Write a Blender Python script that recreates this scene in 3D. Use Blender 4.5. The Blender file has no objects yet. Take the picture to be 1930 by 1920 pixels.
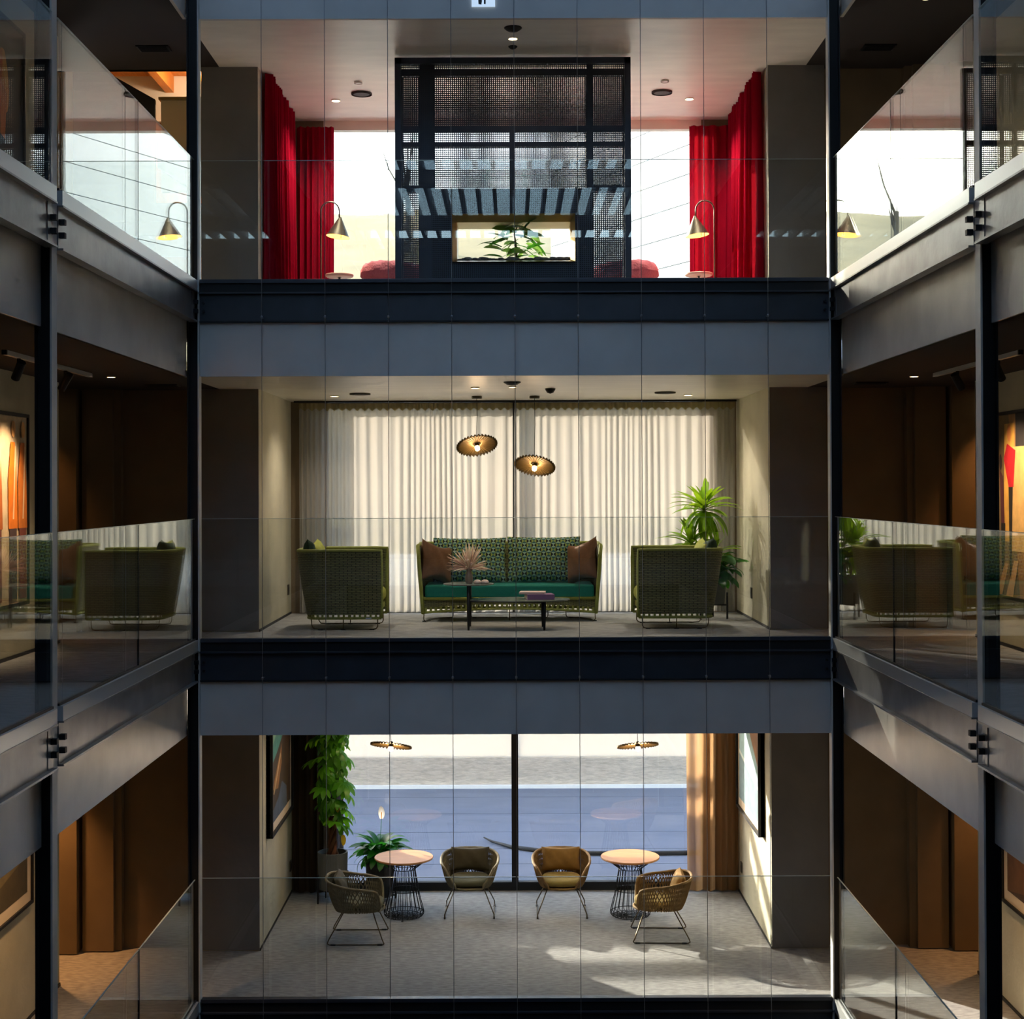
import bpy, math, random
import numpy as np
from math import sin, cos, pi, radians as R, sqrt, atan2
from mathutils import Vector, Matrix, Euler

random.seed(7)
sc = bpy.context.scene
COL = sc.collection

# ------------------------------------------------------------------ camera
F_PX = 2850.0
CAM = (-0.045, -F_PX / 204.0, 4.79)
PITCH, ROLL, YAW = 0.00843, -0.00367, -0.00137
r0 = Vector((cos(YAW), sin(YAW), 0)); f0 = Vector((-sin(YAW), cos(YAW), 0)); zz = Vector((0, 0, 1))
fw = f0 * cos(PITCH) + zz * sin(PITCH); up = zz * cos(PITCH) - f0 * sin(PITCH)
rr = r0 * cos(ROLL) + up * sin(ROLL); uu = up * cos(ROLL) - r0 * sin(ROLL)
cam_data = bpy.data.cameras.new('camera')
cam_data.sensor_width = 36.0
cam_data.lens = F_PX / 1930.0 * 36.0
cam_data.shift_y = -(960.0 - 896.34) / 1930.0
cam_data.clip_end = 500
cam = bpy.data.objects.new('camera', cam_data); COL.objects.link(cam)
cam.matrix_world = Matrix(((rr.x, uu.x, -fw.x, CAM[0]), (rr.y, uu.y, -fw.y, CAM[1]), (rr.z, uu.z, -fw.z, CAM[2]), (0, 0, 0, 1)))
sc.camera = cam

# ------------------------------------------------------------------ sky, sun, exposure
SUN_TO = Vector((-1.17, 1.38, 0.60)).normalized()
SKY_STRENGTH = 0.45
SUN_STRENGTH = 6.0
world = bpy.data.worlds.new('world'); sc.world = world
world.use_nodes = True
wn = world.node_tree.nodes; wl = world.node_tree.links
bg = wn['Background']
sky = wn.new('ShaderNodeTexSky'); sky.sky_type = 'NISHITA'
sky.sun_disc = False
sky.sun_elevation = math.asin(SUN_TO.z)
sky.sun_rotation = atan2(SUN_TO.x, SUN_TO.y)
sky.air_density = 1.0; sky.dust_density = 2.0; sky.ozone_density = 1.0
wl.new(sky.outputs[0], bg.inputs[0]); bg.inputs[1].default_value = SKY_STRENGTH
sd = bpy.data.lights.new('sun', 'SUN'); sd.energy = SUN_STRENGTH; sd.angle = R(0.6); sd.color = (1.0, 0.88, 0.74)
sun = bpy.data.objects.new('sun', sd); COL.objects.link(sun)
sun.rotation_euler = SUN_TO.to_track_quat('Z', 'Y').to_euler()
sun.location = (-12, 20, 20)

sc.view_settings.view_transform = 'Standard'
sc.view_settings.look = 'None'
sc.view_settings.gamma = 1.0
sc.view_settings.use_curve_mapping = False
sc.view_settings.exposure = 1.36
cy = sc.cycles
cy.use_denoising = True
cy.max_bounces = 7; cy.diffuse_bounces = 4; cy.glossy_bounces = 4; cy.transmission_bounces = 4; cy.transparent_max_bounces = 14
cy.use_adaptive_sampling = True; cy.adaptive_threshold = 0.07; cy.adaptive_min_samples = 16
cy.caustics_reflective = False; cy.caustics_refractive = False
cy.sample_clamp_indirect = 6.0

# ------------------------------------------------------------------ dimensions (metres; z = 0 is the lowest lounge floor)
S = 3.31          # storey height
ZC = 2.524        # clear ceiling height
XW = 2.66         # lounge side walls
YP = 1.775        # front face of the lounge piers
YB = 4.12         # window plane
XL, XR = -4.42, 4.55   # gallery outer walls
CH = 0.108        # top of balustrade shoe above floor
YCOL = [0.0, -4.32, -8.64]
XS = 2.95        # side balustrade glass plane

# ================================================================== materials
def nt(name):
    m = bpy.data.materials.new(name); m.use_nodes = True
    n = m.node_tree.nodes; l = m.node_tree.links
    return m, n, l, n['Principled BSDF']

def rgb(h):
    h = h.lstrip('#'); c = [int(h[i:i + 2], 16) / 255 for i in (0, 2, 4)]
    return tuple((x / 12.92 if x <= .04045 else ((x + .055) / 1.055) ** 2.4) for x in c) + (1,)

def mat(name, col, rough=0.6, metal=0.0, noise=0.0, scale=6.0, bump=0.0, bscale=None, spec=0.5, sheen=0.0, stretch=(1, 1, 1), detail=4.0):
    m, n, l, b = nt(name)
    c = rgb(col) if isinstance(col, str) else tuple(col) + ((1,) if len(col) == 3 else ())
    b.inputs['Base Color'].default_value = c
    b.inputs['Roughness'].default_value = rough
    b.inputs['Metallic'].default_value = metal
    b.inputs['Specular IOR Level'].default_value = spec
    if sheen:
        b.inputs['Sheen Weight'].default_value = sheen
        b.inputs['Sheen Tint'].default_value = c
    if noise or bump:
        tc = n.new('ShaderNodeTexCoord'); mp = n.new('ShaderNodeMapping'); mp.inputs['Scale'].default_value = stretch
        l.new(tc.outputs['Object'], mp.inputs[0])
        if noise:
            t = n.new('ShaderNodeTexNoise'); t.inputs['Scale'].default_value = scale; t.inputs['Detail'].default_value = detail
            l.new(mp.outputs[0], t.inputs['Vector'])
            r = n.new('ShaderNodeValToRGB')
            r.color_ramp.elements[0].position = .3; r.color_ramp.elements[1].position = .7
            r.color_ramp.elements[0].color = tuple(x * (1 - noise) for x in c[:3]) + (1,)
            r.color_ramp.elements[1].color = tuple(min(1, x * (1 + noise)) for x in c[:3]) + (1,)
            l.new(t.outputs['Fac'], r.inputs[0]); l.new(r.outputs[0], b.inputs['Base Color'])
        if bump:
            t2 = n.new('ShaderNodeTexNoise'); t2.inputs['Scale'].default_value = bscale or scale; t2.inputs['Detail'].default_value = 3
            l.new(mp.outputs[0], t2.inputs['Vector'])
            bp = n.new('ShaderNodeBump'); bp.inputs['Strength'].default_value = bump; bp.inputs['Distance'].default_value = .02
            l.new(t2.outputs['Fac'], bp.inputs['Height']); l.new(bp.outputs[0], b.inputs['Normal'])
    return m

def emit(name, col, strength):
    m, n, l, b = nt(name)
    b.inputs['Base Color'].default_value = rgb(col)
    b.inputs['Emission Color'].default_value = rgb(col)
    b.inputs['Emission Strength'].default_value = strength
    return m

def glass(name, tint=(0.975, 0.99, 0.985), gain=1.0):
    """flat float glass: clear, with a Schlick reflection that does not care which face is met"""
    m, n, l, b = nt(name)
    n.remove(b)
    geo = n.new('ShaderNodeNewGeometry')
    d = n.new('ShaderNodeVectorMath'); d.operation = 'DOT_PRODUCT'
    l.new(geo.outputs['Incoming'], d.inputs[0]); l.new(geo.outputs['Normal'], d.inputs[1])
    a = n.new('ShaderNodeMath'); a.operation = 'ABSOLUTE'; l.new(d.outputs['Value'], a.inputs[0])
    s = n.new('ShaderNodeMath'); s.operation = 'SUBTRACT'; s.inputs[0].default_value = 1; l.new(a.outputs[0], s.inputs[1])
    p = n.new('ShaderNodeMath'); p.operation = 'POWER'; l.new(s.outputs[0], p.inputs[0]); p.inputs[1].default_value = 5
    ml = n.new('ShaderNodeMath'); ml.operation = 'MULTIPLY_ADD'; l.new(p.outputs[0], ml.inputs[0])
    ml.inputs[1].default_value = .96 * gain; ml.inputs[2].default_value = .045; ml.use_clamp = True
    t = n.new('ShaderNodeBsdfTransparent'); t.inputs[0].default_value = tint + (1,)
    g = n.new('ShaderNodeBsdfGlossy'); g.inputs['Roughness'].default_value = 0.0; g.inputs[0].default_value = (.95, .98, .97, 1)
    mx = n.new('ShaderNodeMixShader')
    l.new(ml.outputs[0], mx.inputs[0]); l.new(t.outputs[0], mx.inputs[1]); l.new(g.outputs[0], mx.inputs[2])
    l.new(mx.outputs[0], n['Material Output'].inputs[0])
    return m

def cloth(name, col, transp=0.0, transl=0.5, tcol=None, stripe=0.0):
    """curtain cloth: diffuse + translucent, with part of the light straight through the weave"""
    m, n, l, b = nt(name); n.remove(b)
    c = rgb(col); tcl = rgb(tcol) if tcol else c
    df = n.new('ShaderNodeBsdfDiffuse'); df.inputs[0].default_value = c
    tr = n.new('ShaderNodeBsdfTranslucent'); tr.inputs[0].default_value = tcl
    mx = n.new('ShaderNodeMixShader'); mx.inputs[0].default_value = transl
    l.new(df.outputs[0], mx.inputs[1]); l.new(tr.outputs[0], mx.inputs[2])
    out = mx
    tc = n.new('ShaderNodeTexCoord'); w = n.new('ShaderNodeTexNoise'); mp = n.new('ShaderNodeMapping')
    mp.inputs['Scale'].default_value = (60, 60, 3)
    l.new(tc.outputs['Object'], mp.inputs[0]); l.new(mp.outputs[0], w.inputs['Vector']); w.inputs['Scale'].default_value = 1.0
    bp = n.new('ShaderNodeBump'); bp.inputs['Strength'].default_value = .15; bp.inputs['Distance'].default_value = .01
    l.new(w.outputs['Fac'], bp.inputs['Height']); l.new(bp.outputs[0], df.inputs['Normal'])
    if transp:
        tp = n.new('ShaderNodeBsdfTransparent'); tp.inputs[0].default_value = (1, 1, 1, 1)
        m2 = n.new('ShaderNodeMixShader'); m2.inputs[0].default_value = transp
        l.new(out.outputs[0], m2.inputs[1]); l.new(tp.outputs[0], m2.inputs[2]); out = m2
    l.new(out.outputs[0], n['Material Output'].inputs[0])
    return m

def weave(name, col, dark, sx=26.0, sy=60.0, transl=0.0):
    m, n, l, b = nt(name)
    uv = n.new('ShaderNodeUVMap')
    mp = n.new('ShaderNodeMapping'); l.new(uv.outputs[0], mp.inputs[0])
    br = n.new('ShaderNodeTexBrick'); l.new(mp.outputs[0], br.inputs['Vector'])
    br.inputs['Scale'].default_value = 1.0
    br.inputs['Brick Width'].default_value = 1.0 / sx; br.inputs['Row Height'].default_value = 1.0 / sy
    br.inputs['Mortar Size'].default_value = .004; br.inputs['Mortar Smooth'].default_value = .8
    br.inputs['Color1'].default_value = rgb(col)
    br.inputs['Color2'].default_value = tuple(x * .75 for x in rgb(col)[:3]) + (1,)
    br.inputs['Mortar'].default_value = rgb(dark)
    l.new(br.outputs['Color'], b.inputs['Base Color'])
    bp = n.new('ShaderNodeBump'); bp.inputs['Strength'].default_value = .8; bp.inputs['Distance'].default_value = .01; bp.invert = True
    l.new(br.outputs['Fac'], bp.inputs['Height']); l.new(bp.outputs[0], b.inputs['Normal'])
    b.inputs['Roughness'].default_value = .7
    return m

def leafmat(name, col, tcol, edge=None):
    m, n, l, b = nt(name)
    b.inputs['Base Color'].default_value = rgb(col); b.inputs['Roughness'].default_value = .4
    tr = n.new('ShaderNodeBsdfTranslucent'); tr.inputs[0].default_value = rgb(tcol)
    mx = n.new('ShaderNodeMixShader'); mx.inputs[0].default_value = .45
    oi = n.new('ShaderNodeObjectInfo')
    hs = n.new('ShaderNodeHueSaturation'); hs.inputs['Color'].default_value = rgb(tcol)
    mr = n.new('ShaderNodeMapRange'); mr.inputs['To Min'].default_value = .65; mr.inputs['To Max'].default_value = 1.25
    l.new(oi.outputs['Random'], mr.inputs[0]); l.new(mr.outputs[0], hs.inputs['Value']); l.new(hs.outputs[0], tr.inputs[0])
    hs2 = n.new('ShaderNodeHueSaturation'); hs2.inputs['Color'].default_value = rgb(col)
    l.new(mr.outputs[0], hs2.inputs['Value']); l.new(hs2.outputs[0], b.inputs['Base Color'])
    l.new(b.outputs[0], mx.inputs[1]); l.new(tr.outputs[0], mx.inputs[2]); l.new(mx.outputs[0], n['Material Output'].inputs[0])
    return m

MT = {}
MT['steel'] = mat('mill_steel_grey', '#8f8f90', .36, .5, noise=.22, scale=3.5, bump=.08, bscale=14)
MT['steel_dark'] = mat('steel_dark_and_shaded', '#3b3f47', .4, .2, noise=.12, scale=5)
MT['column'] = mat('column_steel_black', '#1c1e22', .5, .2)
MT['column_flange'] = mat('column_flange_lit_tone', '#cfd0cc', .5, .0, noise=.1, scale=4)
MT['shoe'] = mat('balustrade_shoe_grey', '#c8cbcc', .3, .45)
MT['shoe_black'] = mat('shoe_recess_black', '#0b0c10', .6)
MT['fascia'] = mat('fascia_grey_plaster', '#dedbd4', .34, noise=.12, scale=2.5, bump=.05, bscale=9)
MT['fascia_back'] = mat('fascia_panel_slate', '#d2cec8', .6, noise=.05, scale=3)
MT['wall'] = mat('wall_limewash', '#bfb9a2', .85, noise=.09, scale=2.6, bump=.12, bscale=18, detail=8)
MT['pier'] = mat('pier_face_shade_tone', '#7e7a75', .85, noise=.09, scale=2.6, bump=.12, bscale=18, detail=8)
MT['wall_cor'] = mat('wall_gallery_brown', '#7d6c54', .85, noise=.08, scale=3)
MT['ceil'] = mat('ceiling_cream_plaster', '#eee7d6', .36, noise=.06, scale=2.2, stretch=(1, 3, 1))
MT['ceil_dark'] = mat('ceiling_gallery_brown', '#2f2824', .85)
MT['carpet'] = mat('carpet_slate', '#a3a2a2', .95, noise=.24, scale=11, bump=.35, bscale=120, stretch=(1, 2.6, 1), detail=9, spec=.1)
MT['frame'] = mat('window_frame_black', '#17181b', .5, .3)
MT['glass'] = glass('clear_glass')
MT['rail_glass'] = glass('balustrade_glass', (.965, .985, .975), 1.3)
MT['edge'] = mat('polished_glass_edge', '#c3d0c8', .15)
MT['cable'] = mat('stainless_cable', '#a9adb3', .35, .9)
MT['black'] = mat('black_powder_coat', '#121316', .5, .1)
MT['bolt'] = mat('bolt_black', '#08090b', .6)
MT['sheer'] = cloth('sheer_curtain', '#cbc8c1', .10, .46, '#938e88')
MT['sheer_head'] = cloth('sheer_header', '#a59a78', .0, .25, '#8a7d58')
MT['brown_curtain'] = cloth('bronze_curtain', '#8f6f4e', .10, .5, '#b08a62')
MT['dark_curtain'] = cloth('umber_curtain', '#4a3c2e', .05, .3, '#5d4a36')
MT['milk'] = cloth('milky_screen', '#e4e4e8', 0, .8, '#d8dee9')
MT['red'] = cloth('red_velvet', '#8c0d25', 0, .14, '#c01a2b')
MT['wood'] = mat('oak_top', '#c58d57', .45, noise=.14, scale=3, stretch=(1.2, 14, 1), detail=6)
MT['rope_olive'] = weave('olive_rope_weave', '#86865a', '#1e2012', 17, 52)
MT['rope_edge'] = mat('olive_rope_edge', '#8f9548', .7, bump=.3, bscale=90, noise=.1, scale=30)
MT['teal'] = mat('teal_wool', '#0d7468', .85, noise=.08, scale=40, sheen=.3, bump=.1, bscale=120)
MT['lime'] = mat('lime_wool', '#a0a441', .85, noise=.08, scale=40, bump=.1, bscale=120)
MT['forest'] = mat('forest_green_wool', '#23402f', .85, noise=.1, scale=30)
MT['brown'] = mat('tobacco_linen', '#6f4d34', .85, noise=.12, scale=30, bump=.15, bscale=60)
MT['wire'] = mat('bronze_wire', '#6a5d48', .35, .8)
MT['strand_grey'] = mat('rope_strand_taupe', '#7d7358', .75, noise=.2, scale=20)
MT['strand_gold'] = mat('rope_strand_gold', '#86683a', .75, noise=.2, scale=20)
MT['pad_olive'] = mat('pad_dark_olive', '#5d5b42', .85, noise=.1, scale=30)
MT['pad_mustard'] = mat('pad_mustard', '#9a8444', .85, noise=.1, scale=30)
MT['pillow_olive'] = mat('pillow_dark_olive', '#453f2a', .85, noise=.1, scale=20)
MT['pillow_mustard'] = mat('pillow_ochre', '#8c6a30', .85, noise=.1, scale=20)
MT['slate_top'] = mat('table_top_slate', '#7a8078', .22, spec=.8)
MT['pot'] = mat('fibre_pot_grey', '#5c605f', .8, noise=.08, scale=8)
MT['pot_dark'] = mat('fibre_pot_charcoal', '#2d2e2f', .8)
MT['soil'] = mat('potting_soil', '#241a12', .95, noise=.3, scale=40)
MT['bark'] = mat('braided_trunk_bark', '#6b4128', .9, noise=.25, scale=14, stretch=(1, 1, .2))
MT['cane'] = mat('dracaena_cane', '#8c7a58', .9, noise=.2, scale=20)
MT['leaf_drac'] = leafmat('dracaena_leaf', '#6f9a22', '#a9d228')
MT['leaf_dark'] = leafmat('glossy_dark_leaf', '#1f5a22', '#3f8f1e')
MT['leaf_lily'] = leafmat('peace_lily_leaf', '#226b22', '#3fa428')
MT['leaf_money'] = leafmat('money_tree_leaf', '#4d8f1c', '#8fce22')
MT['leaf_yellow'] = leafmat('yellowed_leaf', '#d9a016', '#eab520')
MT['leaf_fig'] = leafmat('broad_planter_leaf', '#58983c', '#a6d866')
MT['spathe'] = leafmat('white_spathe', '#f2eee2', '#f6f2e6')
MT['brass'] = mat('pleated_brass', '#6b5733', .45, .6)
MT['bulb'] = emit('warm_bulb', '#ffcf94', 14)
MT['brass_frame'] = mat('brass_frame', '#b19a5e', .35, .7)
MT['stone'] = mat('river_stone', '#7c7670', .8, noise=.2, scale=12)
MT['bronze'] = mat('lamp_bronze', '#5a5648', .4, .7)
MT['lamp_in'] = emit('lamp_shade_inside', '#ffbf5a', 1.6)
MT['table_pink'] = mat('side_table_blush', '#e7c3ae', .5)
MT['pink'] = mat('quilted_rose', '#c46a78', .8, noise=.12, scale=60, bump=.6, bscale=45, sheen=.3)
MT['perf'] = mat('perforated_sheet_navy', '#4c525e', .5, .3)
MT['perf_frame'] = mat('screen_frame_navy', '#464d5b', .5, .3)
MT['solid_black'] = mat('hearth_box_black', '#101216', .6)
MT['paper'] = mat('picture_mount', '#d8c7ae', .8)
MT['dl_on'] = emit('downlight_lit', '#ffe0b0', 6)
MT['dl_off'] = mat('downlight_lens', '#e8e4da', .4)
MT['grey_disc'] = mat('speaker_grille', '#4f4d47', .7, bump=.3, bscale=300)
MT['vase'] = mat('vase_clay', '#9a8574', .6, noise=.1, scale=12)
MT['pampas'] = mat('pampas_cream', '#f4e2c8', .9)
MT['pampas2'] = mat('pampas_blush', '#e8bfa8', .9)
MT['pebble'] = mat('blush_ceramic', '#dcc4bb', .5)
MT['book_purple'] = mat('book_lilac', '#8d6a93', .6)
MT['book_cream'] = mat('book_cream', '#c9b6b0', .6)
MT['pages'] = mat('book_pages', '#ddd3c4', .8)
MT['concrete'] = mat('retaining_concrete', '#6f7687', .8, noise=.07, scale=3, stretch=(.4, 1, 2))
MT['gravel'] = mat('dry_gravel', '#c8baaa', .9, noise=.2, scale=9, bump=.5, bscale=20, stretch=(1, 1, 5), detail=9)
MT['pave'] = mat('pale_paving', '#f4f2ee', .5, noise=.04, scale=2)
MT['hill'] = mat('dry_grass_slope', '#a38e62', .95, noise=.16, scale=.35, bump=.3, bscale=2, detail=8, stretch=(1, .5, 3))
MT['clad'] = mat('white_cladding', '#a4afb8', .7, noise=.03, scale=1)
MT['wood_orange'] = mat('larch_soffit', '#c07a32', .6, noise=.15, scale=4, stretch=(8, 1, 1))
MT['cream_panel'] = mat('stair_cream_panel', '#d8c49a', .8)
MT['led'] = emit('stair_led_strip', '#ffdfb0', 9)
MT['plastic_dark'] = mat('socket_bronze', '#3f3a30', .5)
MT['tag'] = mat('maker_tag', '#b9bccb', .6)
MT['sign'] = emit('sign_panel', '#9fb2c4', .55)
MT['bark_grey'] = mat('winter_bark', '#7a6f63', .9)

# ================================================================== mesh helper
class G:
    def __init__(s):
        s.v = []; s.f = []; s.m = []; s.uv = {}; s.cur = 0
    def add(s, verts, faces, uvs=None):
        o = len(s.v); s.v += [tuple(p) for p in verts]
        for i, fc in enumerate(faces):
            if uvs is not None: s.uv[len(s.f)] = uvs[i]
            s.f.append(tuple(o + j for j in fc)); s.m.append(s.cur)
        return s
    def box(s, x0, x1, y0, y1, z0, z1):
        v = [(x0, y0, z0), (x1, y0, z0), (x1, y1, z0), (x0, y1, z0), (x0, y0, z1), (x1, y0, z1), (x1, y1, z1), (x0, y1, z1)]
        return s.add(v, [(0, 3, 2, 1), (4, 5, 6, 7), (0, 1, 5, 4), (1, 2, 6, 5), (2, 3, 7, 6), (3, 0, 4, 7)])
    def tube(s, pts, r, n=6, closed=False, cap=True):
        pts = [Vector(p) for p in pts]; k = len(pts)
        rs = r if isinstance(r, (list, tuple)) else [r] * k
        vs = []; prev = None
        for i, p in enumerate(pts):
            if closed: t = pts[(i + 1) % k] - pts[i - 1]
            elif i == 0: t = pts[1] - pts[0]
            elif i == k - 1: t = pts[-1] - pts[-2]
            else: t = (pts[i + 1] - p).normalized() + (p - pts[i - 1]).normalized()
            if t.length < 1e-9: t = Vector((0, 0, 1))
            t.normalize()
            if prev is None:
                a = Vector((0, 0, 1)) if abs(t.z) < .9 else Vector((1, 0, 0))
                nrm = t.cross(a).normalized()
            else:
                nrm = (prev - t * prev.dot(t))
                nrm = nrm.normalized() if nrm.length > 1e-6 else t.orthogonal().normalized()
            prev = nrm; b = t.cross(nrm)
            for j in range(n):
                a = 2 * pi * j / n
                vs.append(p + (nrm * cos(a) + b * sin(a)) * rs[i])
        fs = []
        for i in range(k if closed else k - 1):
            i2 = (i + 1) % k
            for j in range(n):
                fs.append((i * n + j, i * n + (j + 1) % n, i2 * n + (j + 1) % n, i2 * n + j))
        if cap and not closed:
            fs.append(tuple(range(n - 1, -1, -1))); fs.append(tuple((k - 1) * n + j for j in range(n)))
        return s.add(vs, fs)
    def lathe(s, prof, n=24, c=(0, 0, 0), cap=True, sx=1.0, sy=1.0):
        vs = []; fs = []
        for (r, z) in prof:
            for j in range(n):
                a = 2 * pi * j / n
                vs.append((c[0] + r * cos(a) * sx, c[1] + r * sin(a) * sy, c[2] + z))
        for i in range(len(prof) - 1):
            for j in range(n):
                fs.append((i * n + j, i * n + (j + 1) % n, (i + 1) * n + (j + 1) % n, (i + 1) * n + j))
        if cap:
            fs.append(tuple(range(n - 1, -1, -1))); fs.append(tuple((len(prof) - 1) * n + j for j in range(n)))
        return s.add(vs, fs)
    def grid(s, fn, nu, nv, closed_u=False, uvscale=None):
        vs = [fn(i / (nu if closed_u else nu), j / nv) for j in range(nv + 1) for i in range(nu + (0 if closed_u else 1))]
        w = nu + (0 if closed_u else 1); fs = []; uvs = []
        for j in range(nv):
            for i in range(nu):
                i2 = (i + 1) % w if closed_u else i + 1
                fs.append((j * w + i, j * w + i2, (j + 1) * w + i2, (j + 1) * w + i))
                if uvscale:
                    a, b = uvscale
                    uvs.append([(i / nu * a, j / nv * b), ((i + 1) / nu * a, j / nv * b), ((i + 1) / nu * a, (j + 1) / nv * b), (i / nu * a, (j + 1) / nv * b)])
        return s.add(vs, fs, uvs if uvscale else None)
    def mesh(s, name, mats, smooth=False):
        me = bpy.data.meshes.new(name)
        me.from_pydata(s.v, [], s.f)
        for m in (mats if isinstance(mats, (list, tuple)) else [mats]): me.materials.append(m)
        if isinstance(mats, (list, tuple)) and len(mats) > 1: me.polygons.foreach_set('material_index', s.m)
        if s.uv:
            ul = me.uv_layers.new(name='UVMap')
            for pi_, uvs in s.uv.items():
                p = me.polygons[pi_]
                for k, li in enumerate(p.loop_indices): ul.data[li].uv = uvs[k]
        if smooth: me.polygons.foreach_set('use_smooth', [True] * len(me.polygons))
        me.update()
        return me

def obj(name, g, m, parent=None, smooth=False, loc=None, rot=None, bevel=0.0, auto=None):
    me = g if isinstance(g, bpy.types.Mesh) else g.mesh(name, m, smooth)
    o = bpy.data.objects.new(name, me); COL.objects.link(o)
    if parent is not None: o.parent = parent
    if loc is not None: o.location = loc
    if rot is not None: o.rotation_euler = rot
    if bevel:
        b = o.modifiers.new('bevel', 'BEVEL'); b.width = bevel; b.segments = 2; b.limit_method = 'ANGLE'; b.angle_limit = R(40)
    return o

def tag(o, label, cat=None, group=None, kind=None):
    o['label'] = label
    if cat: o['category'] = cat
    if group: o['group'] = group
    if kind: o['kind'] = kind
    return o

def thing(name, label, cat, loc=(0, 0, 0), rotz=0.0, group=None, rot=None):
    o = bpy.data.objects.new(name, None); COL.objects.link(o)
    o.empty_display_size = .1
    o.location = loc; o.rotation_euler = rot if rot else (0, 0, rotz)
    return tag(o, label, cat, group)

def struct(name, g, m, label, parent=None):
    o = obj(name, g, m, parent)
    if parent is None: tag(o, label, 'structure' if not label else None, None, 'structure')
    return o

def copy_tree(o, parent=None):
    c = o.copy(); COL.objects.link(c); c.parent = parent
    for ch in list(o.children): copy_tree(ch, c)
    return c

def light(name, kind, loc, energy, color, parent=None, size=.05, target=None, spot=60, blend=.6):
    d = bpy.data.lights.new(name, kind); d.energy = energy; d.color = color
    if kind in ('POINT', 'SPOT'): d.shadow_soft_size = size
    if kind == 'SPOT': d.spot_size = R(spot); d.spot_blend = blend
    o = bpy.data.objects.new(name, d); COL.objects.link(o)
    o.location = loc
    if target is not None:
        o.rotation_euler = (Vector(target) - Vector(loc)).to_track_quat('-Z', 'Y').to_euler()
    if parent is not None: o.parent = parent
    return o

WARM = (1.0, 0.58, 0.26)
WARM2 = (1.0, 0.70, 0.42)
LEVEL = ['lowest', 'middle', 'top']

# ================================================================== the building shell
def shell(name, g, m, label, cat, smooth=False):
    return tag(obj(name, g, m, None, smooth), label, cat, None, 'structure')

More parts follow.
